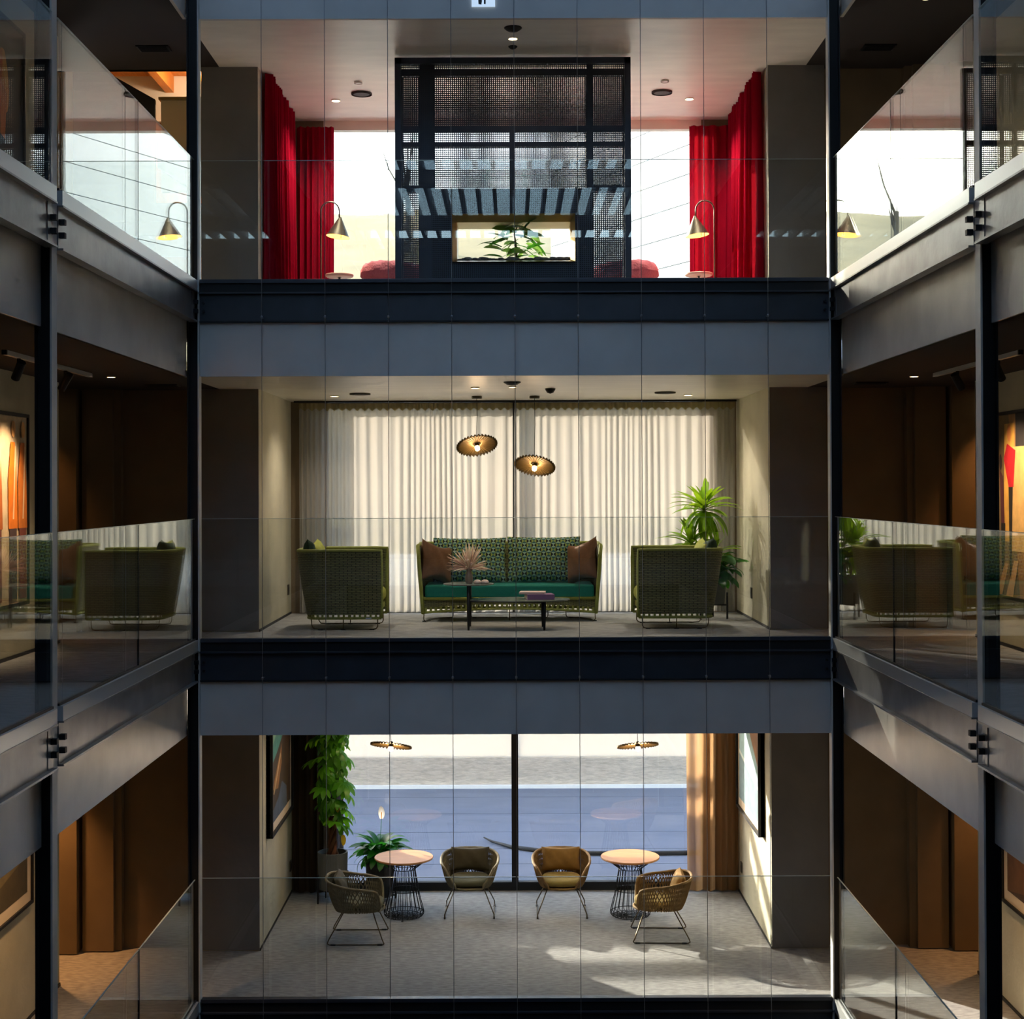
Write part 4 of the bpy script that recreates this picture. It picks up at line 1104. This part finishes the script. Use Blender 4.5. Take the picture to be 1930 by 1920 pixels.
disc_fit('ceiling_speaker', 'round ceiling speaker in the middle storey above the left armchair', 'speaker', -1.68, 2.55, c1, .115, MT['grey_disc'], .014, group='round ceiling speakers')
disc_fit('ceiling_speaker', 'round ceiling speaker in the middle storey above the right armchair', 'speaker', 1.65, 2.50, c1, .115, MT['grey_disc'], .014, group='round ceiling speakers')
disc_fit('downlight', 'downlight in the middle ceiling close to the left wall and curtain', 'downlight', -2.0, 2.9, c1, .05, MT['dl_off'], lit=DL, group='ceiling downlights', colour=NEU)
disc_fit('downlight', 'downlight in the middle ceiling close to the right wall and curtain', 'downlight', 1.95, 2.92, c1, .05, MT['dl_off'], lit=DL, group='ceiling downlights', colour=NEU)
disc_fit('downlight', 'downlight in the middle ceiling in front of the higher pendant', 'downlight', -.40, 1.6, c1, .045, MT['dl_off'], lit=14, group='ceiling downlights', colour=NEU, spot=120)
disc_fit('downlight', 'downlight in the middle ceiling right behind the wide black dome', 'downlight', -.015, 1.5, c1, .04, MT['dl_off'], lit=14, group='ceiling downlights', colour=NEU, spot=120)
for i, (x, y) in enumerate(((-2.0, 2.4), (2.0, 2.4), (-.6, 2.3), (.7, 2.3))):  # unseen downlights added to brighten the lowest lounge
    disc_fit('downlight', 'added fill downlight in the lowest ceiling ' + ['above the left sideways chair', 'above the right sideways chair', 'in front of the taupe forward facing chair', 'in front of the gold forward facing chair'][i], 'downlight', x, y, c0, .05, MT['dl_off'], lit=9, group='ceiling downlights', colour=NEU)

# ================================================================== perforated screen of the top lounge
def lattice(x0, x1, z0, z1, pitch, hole, cut=None):
    nx = int((x1 - x0) / pitch); nz = int((z1 - z0) / pitch)
    px = (x1 - x0) / nx; pz = (z1 - z0) / nz
    xs = [x0]; zs = [z0]
    for i in range(nx): c = x0 + (i + .5) * px; xs += [c - hole / 2, c + hole / 2]
    for i in range(nz): c = z0 + (i + .5) * pz; zs += [c - hole / 2, c + hole / 2]
    xs.append(x1); zs.append(z1)
    W = len(xs); g = G()
    g.v = [(x, 0, z) for z in zs for x in xs]
    for j in range(len(zs) - 1):
        for i in range(W - 1):
            if i % 2 and j % 2: continue
            if cut and cut[0] < (xs[i] + xs[i + 1]) / 2 < cut[1] and cut[2] < (zs[j] + zs[j + 1]) / 2 < cut[3]: continue
            g.f.append((j * W + i, j * W + i + 1, (j + 1) * W + i + 1, (j + 1) * W + i)); g.m.append(0)
    return g
ZF = 2 * S
scr = thing('perforated_screen', 'black perforated metal screen box with a brass framed planter window, top lounge', 'screen', (0, 1.36, ZF))
SX0, SX1, SH, SD = -1.20, 1.195, 2.545, .47
hole = (-.62, .625, .47, .955)
obj('perforated_sheet', lattice(SX0 + .03, SX1 - .03, .04, SH - .05, .0205, .0122, hole), MT['perf'], scr, loc=(0, .012, 0))
obj('perforated_sheet', lattice(SX0 + .03, SX1 - .03, .04, SH - .05, .0205, .0122, hole), MT['perf'], scr, loc=(0, SD, 0))
bars = [(SX0, SX0 + .062, 0, SH), (SX1 - .062, SX1, 0, SH), (SX0, SX1, SH - .06, SH), (SX0, SX1, 0, .05)]
for (a, b, c, d_) in bars: obj('frame_bar', G().box(a, b, -.02, .04, c, d_), MT['perf_frame'], scr)
inner = [(-.955, -.80, .05, SH - .06), (.755, .81, .05, SH - .06), (SX0 + .06, SX1 - .06, 1.80, 1.86), (SX0 + .06, SX1 - .06, SH - .17, SH - .11), (-.04, .02, 1.22, 1.80), (SX0 + .06, -.80, 1.19, 1.25), (.81, SX1 - .06, 1.19, 1.25)]
for (a, b, c, d_) in inner: obj('inner_bar', G().box(a, b, .04, .09, c, d_), MT['perf_frame'], scr)
for (a, b, c, d_) in [(SX0, SX0 + .05, 0, SH), (SX1 - .05, SX1, 0, SH), (SX0, SX1, SH - .05, SH), (SX0, SX1, 1.74, 1.79), (.76, .80, 0, SH), (-.86, -.82, 0, SH)]:
    obj('rear_bar', G().box(a, b, SD - .04, SD + .02, c, d_), MT['perf_frame'], scr)
# solid hearth body around the planter window
x0, x1, z0_, z1_ = hole
for (a, b, c, d_) in [(-.83, x0, .05, 1.22), (x1, .81, .05, 1.22), (x0, x1, .05, z0_), (x0, x1, z1_, 1.22)]:
    obj('body', G().box(a, b, .03, SD - .01, c, d_), MT['solid_black'], scr)
fr = .045
def splay(g, o1, i1, y0, y1):
    pass
g = G()
ox0, ox1, oz0, oz1 = x0, x1, z0_, z1_; ix0, ix1, iz0, iz1 = x0 + fr, x1 - fr, z0_ + fr * .5, z1_ - fr * 1.6
vs = [(ox0, -.03, oz0), (ox1, -.03, oz0), (ox1, -.03, oz1), (ox0, -.03, oz1), (ix0, .06, iz0), (ix1, .06, iz0), (ix1, .06, iz1), (ix0, .06, iz1),
      (ix0, SD, iz0), (ix1, SD, iz0), (ix1, SD, iz1), (ix0, SD, iz1), (ox0, .05, oz0), (ox1, .05, oz0), (ox1, .05, oz1), (ox0, .05, oz1)]
fs = []
for i in range(4):
    j = (i + 1) % 4
    fs += [(i, j, 4 + j, 4 + i), (4 + i, 4 + j, 8 + j, 8 + i), (12 + i, 12 + j, j, i)]
g.add(vs, fs)
obj('brass_surround', g, MT['brass_frame'], scr)['label'] = 'brass planter window surround'
TENS = ['first', 'second', 'third', 'fourth', 'fifth', 'sixth', 'seventh', 'eighth', 'ninth', 'tenth', 'eleventh', 'twelfth', 'thirteenth', 'fourteenth', 'fifteenth', 'sixteenth', 'seventeenth', 'eighteenth', 'nineteenth', 'twentieth']
ORDN = TENS + ['twenty-' + t_ for t_ in TENS[:9]] + ['thirtieth']
rnd = random.Random(21)
for i in range(30):
    xx = ix0 + .03 + (ix1 - ix0 - .06) * i / 29; q = rnd.uniform(.026, .044)
    st = obj('river_stone', G().lathe([(.001, -.6 * q), (q * .7, -.45 * q), (q, 0), (q * .75, .5 * q), (.001, .65 * q)], 10, cap=False, sx=rnd.uniform(.9, 1.3)), MT['stone'], None, True, (xx, 1.36 + .15 + rnd.uniform(-.02, .02), ZF + iz0 + .6 * q))
    tag(st, ORDN[i] + ' grey river stone from the left along the sill of the brass planter window', 'stone', 'river stones in the planter window')
pp = thing('leafy_plant', 'broad leafed plant growing in the brass framed planter window', 'plant', (.03, 1.60, ZF + iz0))
LF = [blade(.23, .09, .7, 7, .2, True).mesh('leaf', MT['leaf_fig'], True), blade(.24, .05, .5, 7, .2, True).mesh('leaf', MT['leaf_dark'], True), blade(.18, .085, .9, 7, .2, True).mesh('leaf', MT['leaf_fig'], True)]
obj('stem', G().tube([(0, 0, 0), (.0, 0, .14), (-.02, 0, .30), (.02, 0, .40)], [.014, .012, .008, .005], 7), MT['cane'], pp, True)
for i in range(44):
    sd_ = 1 if i % 2 else -1; zz_ = .03 + .36 * i / 44
    yw = -sd_ * (pi / 2) + rnd.uniform(-.9, .9); Lx = rnd.uniform(-.05, .16)
    put_leaf(LF[i % 3], pp, (sd_ * Lx, rnd.uniform(-.07, .05), zz_), yw, rnd.uniform(-.5, .7), rnd.uniform(-.6, .6), rnd.uniform(.85, 1.2))

# ------------------------------------------------------------------ floor lamps, side tables, pink chairs
def floor_lamp(label, x, y, sg):
    t = thing('floor_lamp', label, 'lamp', (x, y, ZF), 0, 'arched bronze floor lamps')
    obj('base', G().lathe([(.14, 0), (.14, .012), (.13, .016)], 32), MT['bronze'], t)
    pts = [(0, 0, .016), (0, 0, 1.33)] + [(sg * (.105 - .105 * cos(pi * i / 12)), 0, 1.33 + .105 * sin(pi * i / 12)) for i in range(1, 13)] + [(sg * .21, 0, 1.26)]
    obj('pole', G().tube(pts, .009, 8), MT['bronze'], t, True)
    sh = obj('shade', G().lathe([(.012, .13), (.016, .12), (.135, -.10)], 36, cap=False), MT['bronze'], t, True, loc=(sg * .205, 0, 1.135), rot=(R(-3), R(7 * sg), 0))
    obj('shade_lining', G().lathe([(.010, .115), (.131, -.099)], 36, cap=False), MT['lamp_in'], sh, True)
    obj('switch', G().tube([(.04, -.03, -.06), (.04, -.03, -.115)], .004, 6), MT['bronze'], sh)
    light('lamp_glow', 'SPOT', (sg * .205, 0, 1.12), 8, WARM2, t, .03, None, 110, .5)
floor_lamp('bronze floor lamp arched over the left blush side table, top lounge', -2.184, 3.2, 1)
floor_lamp('bronze floor lamp arched over the right blush side table, top lounge', 2.29, 3.2, -1)
def side_table(label, x, y):
    t = thing('side_table', label, 'table', (x, y, ZF), 0, 'blush round side tables')
    obj('tabletop', G().lathe([(.145, .565), (.158, .575), (.160, .592), (.155, .598)], 36), MT['table_pink'], t)
    obj('pedestal', G().lathe([(.012, .012), (.012, .56), (.03, .566)], 12), MT['bronze'], t)
    obj('foot', G().lathe([(.11, 0), (.11, .010), (.02, .014)], 28), MT['bronze'], t)
side_table('blush round side table under the left floor lamp', -1.965, 3.12)
side_table('blush round side table under the right floor lamp', 2.10, 3.12)
def pink_chair(label, x, y, rz):
    t = thing('quilted_armchair', label, 'armchair', (x, y, ZF), rz, 'rose quilted armchairs')
    g = G(); nn = 48
    def fn(u, v):
        a = R(-150) + R(300) * u; b = 2 * pi * v
        qz = .012 * sin(u * 60) * sin(b * 5)
        thick = .125 + qz; hgt = .60 - .07 * abs(a / R(150)) ** 2
        rx = .30 + (thick) * cos(b); zc_ = hgt + (thick * .95) * sin(b)
        return (rx * sin(a), rx * cos(a), zc_)
    g.grid(fn, 72, 18)
    obj('back_roll', g, MT['pink'], t, True)
    g = G(); g.grid(lambda u, v: ((.36 + .05 * sin(pi * v) + .008 * sin(u * 90) * sin(v * 14)) * sin(2 * pi * u), (.36 + .05 * sin(pi * v) + .008 * sin(u * 90) * sin(v * 14)) * cos(2 * pi * u), .12 + .46 * v), 72, 12, closed_u=True)
    obj('body', g, MT['pink'], t, True)
    obj('seat_cushion', pad(.52, .52, .18, 2.6), MT['pink'], t, True, loc=(0, -.06, .34))
    for i in range(4):
        a = pi / 4 + i * pi / 2
        obj('leg', G().tube([(.26 * cos(a), .26 * sin(a), 0), (.24 * cos(a), .24 * sin(a), .14)], [.014, .02], 8), MT['bronze'], t)
pink_chair('rose quilted armchair beside the left of the perforated screen', -1.30, 3.10, R(100))
pink_chair('rose quilted armchair beside the right of the perforated screen', 1.22, 3.10, R(-100))

# ================================================================== pictures
PM = {}
def pm(c):
    if c not in PM: PM[c] = mat('print_' + c.strip('#'), c, .7, noise=.15, scale=9)
    return PM[c]
def picture(label, side, X, y_c, z_c, w, h, frame_m, fw_, mount, depth, bgc, shapes):
    """side -1: hangs on a left wall facing +x; +1: on a right wall facing -x. u runs left to right as seen from the front"""
    t = thing('framed_picture', label, 'picture', (X, y_c, z_c), R(90) if side < 0 else R(-90))
    # local: x to the right as seen by a viewer facing the picture, y into the wall, z up
    obj('backing', G().box(-w / 2, w / 2, -depth * .6, 0, -h / 2, h / 2), mount if mount else pm(bgc), t)
    for (a, b, c, d_) in ((-w / 2, -w / 2 + fw_, -h / 2, h / 2), (w / 2 - fw_, w / 2, -h / 2, h / 2), (-w / 2 + fw_, w / 2 - fw_, -h / 2, -h / 2 + fw_), (-w / 2 + fw_, w / 2 - fw_, h / 2 - fw_, h / 2)):
        obj('frame_bar', G().box(a, b, -depth, 0, c, d_), frame_m, t)
    mw = .13 if mount else fw_
    iw, ih = w - 2 * mw, h - 2 * mw
    mats = [pm(bgc)]; g = G(); g.box(-iw / 2, iw / 2, -depth * .6 - .003, -depth * .6, -ih / 2, ih / 2)
    for k, (col, poly) in enumerate(shapes):
        m = pm(col)
        if m not in mats: mats.append(m)
        g.cur = mats.index(m); yy = -depth * .6 - .004 - .0006 * k
        g.add([(-iw / 2 + iw * u, yy, -ih / 2 + ih * v) for u, v in poly], [tuple(range(len(poly)))])
    pr = obj('print', g, mats, t)
    return t
def ell(cx, cz, rx, rz_, n=14, a=0):
    return [(cx + rx * cos(2 * pi * i / n) * cos(a) - rz_ * sin(2 * pi * i / n) * sin(a), cz + rx * cos(2 * pi * i / n) * sin(a) + rz_ * sin(2 * pi * i / n) * cos(a)) for i in range(n)]
fig_l = []
for k, (cx, c1_, c2_) in enumerate(((.12, '#c9742a', '#5a4640'), (.36, '#d98a2e', '#3d3430'), (.60, '#b0602a', '#6a3a34'), (.80, '#e0781c', '#4a3a3c'), (.93, '#d0752a', '#7a4038'))):
    fig_l += [(c2_, [(cx - .055, .02), (cx + .05, .02), (cx + .045, .42), (cx - .05, .42)]), (c1_, [(cx - .065, .40), (cx + .06, .40), (cx + .05, .62), (cx + .02, .86), (cx - .035, .86), (cx - .07, .66)]),
              ('#e3a868', ell(cx, .93, .028, .045)), ('#efc79a', [(cx - .01, .45), (cx + .008, .45), (cx + .035, .84), (cx + .018, .84)])]
picture('tall black framed painting of orange clad figures on the left gallery wall, middle storey', -1, XL, -1.35, 4.62, 2.0, 1.70, MT['black'], .03, None, .05, '#cbb594', fig_l)
fig_r = [('#7a6444', [(0, 0), (.35, 0), (.2, 1), (0, 1)]), ('#d9a850', [(.12, .3), (.3, .3), (.28, .95), (.14, .95)]), ('#2c2a2c', [(.30, .55), (1, .5), (1, 1), (.30, 1)]), ('#d8b070', [(.22, .25), (.5, .25), (.46, .82), (.24, .82)]),
         ('#c2202c', [(.20, .60), (.27, .60), (.30, .80), (.18, .84), (.13, .76)]), ('#2a2420', [(.21, .10), (.235, .10), (.26, .60), (.20, .60)]), ('#d98a50', ell(.21, .90, .028, .05)), ('#5a2c34', [(.09, .40), (.14, .38), (.12, .66), (.07, .70)]), ('#1c1a18', [(.10, .06), (.125, .06), (.15, .40), (.09, .40)]),
         ('#3a2e2c', ell(.085, .74, .02, .045)), ('#b89060', [(.02, 0), (.10, 0), (.2, .18), (.14, .18)]), ('#c8a070', [(.16, 0), (.26, 0), (.34, .2), (.28, .2)]), ('#b02838', [(.60, .55), (.68, .55), (.70, .8), (.58, .8)])]
picture('tall black framed painting with a red jacketed musician on the right gallery wall', 1, XR, -.72, 4.62, 1.95, 1.72, MT['black'], .03, None, .05, '#a87c4c', fig_r)
picture('black framed photograph with a wide cream mount, left gallery wall, lowest storey', -1, XL, -1.05, 1.75, 1.62, 1.38, MT['black'], .028, MT['paper'], .05, '#4a4028', [('#6a5c3a', [(0, .1), (1, .3), (1, .75), (0, .5)]), ('#2c2a1c', [(0, .5), (1, .75), (1, 1), (0, 1)]), ('#b0a078', ell(.75, .45, .04, .03))])
picture('black framed photograph with a wide cream mount, right gallery wall, lowest storey', 1, XR, -.72, 1.64, 1.62, 1.38, MT['black'], .028, MT['paper'], .05, '#4a3626', [('#6b4a2e', [(0, 0), (1, .2), (1, .6), (0, .45)]), ('#2e2018', [(0, .6), (1, .7), (1, 1), (0, 1)])])
picture('large black framed seascape print with a green wave, left lounge wall, lowest storey', -1, -XW, 3.0, 1.70, 1.58, 1.28, MT['black'], .03, MT['paper'], .07, '#4a3a2c', [('#4f8f86', [(0, .62), (.25, .70), (.55, .82), (.75, 1), (0, 1)]), ('#86b59a', [(0, .8), (.3, .95), (.2, 1), (0, 1)]), ('#9a6a3a', [(0, .35), (.35, .62), (.5, .75), (.5, .55), (.3, .3)]), ('#c9a878', [(.05, .30), (.09, .28), (.45, .62), (.42, .66)]), ('#525c6c', [(0, 0), (.8, 0), (.75, .22), (.5, .33), (.3, .2), (0, .12)])])
picture('large black framed landscape print of pale water, right lounge wall, lowest storey', 1, XW, 2.99, 1.70, 1.62, 1.28, MT['black'], .03, MT['paper'], .07, '#7f9aa0', [('#8fb0b4', [(0, .55), (1, .35), (1, .9), (0, .9)]), ('#9a7350', [(.35, 1), (1, .55), (1, 1)]), ('#c4d2cc', [(0, .52), (1, .32), (1, .36), (0, .56)]), ('#6f8a92', [(0, 0), (1, 0), (1, .32), (0, .5)])])
picture('dark picture of an orange hanging textile on the left gallery wall, top storey', -1, XL, -1.15, 8.15, 1.42, 1.45, MT['black'], .03, None, .05, '#15120f', [('#d98530', ell(.62, .62, .09, .20, 16, .2)), ('#b8662a', [(.55, .28), (.64, .26), (.68, .55), (.58, .6)]), ('#c8622c', [(.48, .3), (.54, .28), (.60, .8), (.54, .8)]), ('#e0a04a', ell(.64, .70, .04, .12, 12, .3)), ('#7a3a20', ell(.30, .5, .08, .18))])

# ------------------------------------------------------------------ track lights in the middle galleries
def track(label, X, y0, y1, z, sg, spots):
    t = thing('track_light', label, 'lamp', (X, 0, z))
    obj('rail', G().box(-.018, .018, y0, y1, -.035, 0), MT['shoe'], t)
    obj('end_cap', G().box(-.019, .019, y0 - .02, y0, -.036, 0), MT['black'], t)
    obj('end_cap', G().box(-.019, .019, y1, y1 + .02, -.036, 0), MT['black'], t)
    for (y, tx, ty, tz, w_) in spots:
        d_ = (Vector((tx, ty, tz)) - Vector((X, y, z - .12))).normalized()
        h_ = obj('spot_head', G().lathe([(.032, -.09), (.034, -.085), (.034, .07), (.03, .075)], 16), MT['black'], t, loc=(0, y, -.12), rot=(-d_).to_track_quat('Z', 'Y').to_euler())
        obj('lens', G().lathe([(.027, -.0915), (.027, -.0905)], 16), MT['dl_on'], h_)
        obj('stem', G().box(-.012, .012, y - .012, y + .012, -.10, -.035), MT['black'], t)
        o = light('spot_beam', 'SPOT', Vector((0, y, -.12)) + d_ * .10, w_, WARM2, t, .03, None, 62, 1.0)
        o.rotation_euler = d_.to_track_quat('-Z', 'Y').to_euler()
track('ceiling track with black spotlights in the left gallery, middle storey', -3.80, -2.72, -.44, c1, -1, [(-1.18, XL, -.9, 4.75, 60), (-2.4, XL, -1.8, 4.7, 50)])
track('ceiling track with black spotlights in the right gallery, middle storey', 3.86, -2.42, -.10, c1, 1, [(-.80, XR, -.3, 4.75, 60), (-1.9, XR, -1.2, 4.7, 50)])
# warm downlights of the galleries
DEEP = (1.0, .45, .14)
GD = [(-3.72, -1.2, c0, 42, 'over the left picture, lowest storey', 120), (3.78, -1.1, c0, 42, 'over the right picture, lowest storey', 120), (-4.85, 1.25, c0, 90, 'in the left recess, lowest storey', 70), (4.95, 1.3, c0, 40, 'in the right recess, lowest storey', 70),
      (-3.7, -.1, c1, 3, 'in the left gallery, middle storey', 100), (3.75, .2, c1, 10, 'in the right gallery, middle storey', 100), (4.9, 1.35, c1, 30, 'in the right recess, middle storey', 70), (-4.85, 1.3, c1, 12, 'in the left recess, middle storey', 70), (-3.72, -.9, c2, 12, 'in the left gallery, top storey', 80), (3.72, -.4, c2, 6, 'in the right gallery, top storey', 80)]
for (x, y, z, w_, lb, sp) in GD:
    disc_fit('downlight', 'warm lit downlight ' + lb, 'downlight', x, y, z, .04, MT['dl_off'], lit=w_, group='gallery downlights', colour=DEEP if 'recess' in lb else WARM, spot=sp)
for (x, y, z, lb) in ((3.66, 1.12, c2, 'right gallery, top storey'), (-3.58, 1.08, c2, 'left gallery, top storey'), (3.55, 1.1, c1, 'right gallery, middle storey'), (-3.5, 1.1, c1, 'left gallery, middle storey')):
    t = thing('air_vent', 'black slotted air vent in the ceiling of the ' + lb, 'vent', (x, y, z))
    obj('vent_frame', G().box(-.16, .16, -.10, .10, -.012, 0), MT['black'], t)
    for i in range(5): obj('slat', G().box(-.14, .14, -.08 + .036 * i, -.064 + .036 * i, -.018, -.012), MT['bolt'], t)
# sockets
for (x, y, lb) in ((-XW, 3.82, 'left lounge wall by the curtain, middle storey'), (XW, 2.98, 'right lounge wall by the planter, middle storey')):
    sg = 1 if x < 0 else -1
    t = thing('wall_socket', 'dark bronze wall socket on the ' + lb, 'socket', (x, y, S + .30))
    a, b = sorted((0, sg * .012)); obj('plate', G().box(a, b, -.045, .045, -.06, .06), MT['plastic_dark'], t)
    a, b = sorted((sg * .012, sg * .014)); obj('outlet', G().box(a, b, -.028, .028, -.028, .028), MT['black'], t)
for (x, y, lb) in ((-XW, 3.95, 'left lounge wall, lowest storey'), (XW, 3.80, 'right lounge wall, lowest storey')):
    sg = 1 if x < 0 else -1
    t = thing('wall_socket', 'dark bronze wall socket on the ' + lb, 'socket', (x, y, .34))
    a, b = sorted((0, sg * .012)); obj('plate', G().box(a, b, -.045, .045, -.06, .06), MT['plastic_dark'], t)
    a, b = sorted((sg * .012, sg * .014)); obj('outlet', G().box(a, b, -.028, .028, -.028, .028), MT['black'], t)
# pictogram sign fixed to the top fascia
t = thing('pictogram_sign', 'small pale pictogram sign on the top fascia, cut by the picture edge', 'sign', (-.275, -.012, 9.25))
obj('panel', G().box(-.108, .108, -.008, .012, 0, .22), MT['sign'], t)
g = G(); g.add([(-.045, -.009, .02), (-.018, -.009, .015), (-.012, -.009, .05), (-.03, -.009, .16), (-.05, -.009, .12)], [(0, 1, 2, 3, 4)]); g.add([(.005, -.009, .02), (.022, -.009, .02), (.022, -.009, .16), (.005, -.009, .16)], [(0, 1, 2, 3)])
obj('pictogram', g, MT['black'], t)
obj('edge_strip', G().box(-.108, .108, -.010, -.008, -.006, .008), MT['sign'], t)

# ------------------------------------------------------------------ stair hall behind the top left gallery
st = thing('stair_hall', 'warmly lit stair hall with larch soffit behind the top left gallery', 'stair hall', (0, 0, ZF)); st['kind'] = 'structure'
obj('side_wall', G().box(-5.0, -4.9, 1.9, 4.5, 0, 3.2), MT['cream_panel'], st)
obj('back_wall', G().box(-5.0, -2.9, 4.4, 4.5, 0, 3.2), MT['wood_orange'], st)
obj('soffit', G().box(-5.0, -2.9, 1.93, 4.5, 3.18, 3.22), MT['wood_orange'], st)
for x in (-3.62, -4.15): obj('rafter', G().box(x - .05, x + .05, 2.0, 4.4, 2.98, 3.18), MT['wood_orange'], st)
obj('panel_face', G().box(-3.93, -3.26, 2.90, 2.98, 1.5, 2.52), MT['cream_panel'], st)
obj('panel_cap', G().box(-3.95, -3.26, 2.86, 3.0, 2.52, 2.55), MT['brass_frame'], st)
pl4 = [(-4.9, 0), (-3.985, 0), (-3.985, 2.52), (-4.40, 2.756), (-4.9, 3.04)]
g = G(); g.add([(x, 2.85, z) for x, z in pl4] + [(x, 2.90, z) for x, z in pl4], [(0, 1, 2, 3, 4), (9, 8, 7, 6, 5)] + [(q, q + 5, (q + 1) % 5 + 5, (q + 1) % 5) for q in range(5)])
obj('shaded_box_side', g, MT['black'], st)  # flat black plate; the stair box side's shadow is put into its colour
g = G(); g.add([(-3.95, 2.80, 2.05), (-3.2, 2.80, 1.55), (-3.2, 2.80, 1.25), (-3.95, 2.80, 1.75), (-3.95, 2.88, 2.05), (-3.2, 2.88, 1.55), (-3.2, 2.88, 1.25), (-3.95, 2.88, 1.75)], [(3, 2, 1, 0), (4, 5, 6, 7), (0, 1, 5, 4), (2, 3, 7, 6)])
obj('stair_rail', g, MT['black'], st)
obj('flight', G().box(-4.9, -3.26, 2.0, 4.4, 1.0, 1.2), MT['black'], st)
obj('handrail', G().tube([(-3.95, 2.84, 2.07), (-3.2, 2.84, 1.57)], .02, 6), MT['wood'], st)
obj('led_strip', G().box(-3.50, -3.46, 3.0, 4.2, 3.14, 3.178), MT['led'], st)
light('stair_glow', 'POINT', (-3.6, 3.6, 2.85), 14, WARM2, st, .1)
obj('header', G().box(-5.0, -3.25, 1.86, 1.93, 2.574, 3.2), MT['ceil_dark'], st)
obj('outer_wall', G().box(-5.0, -2.9, 4.5, 4.6, 0, 3.3), MT['cream_panel'], st)
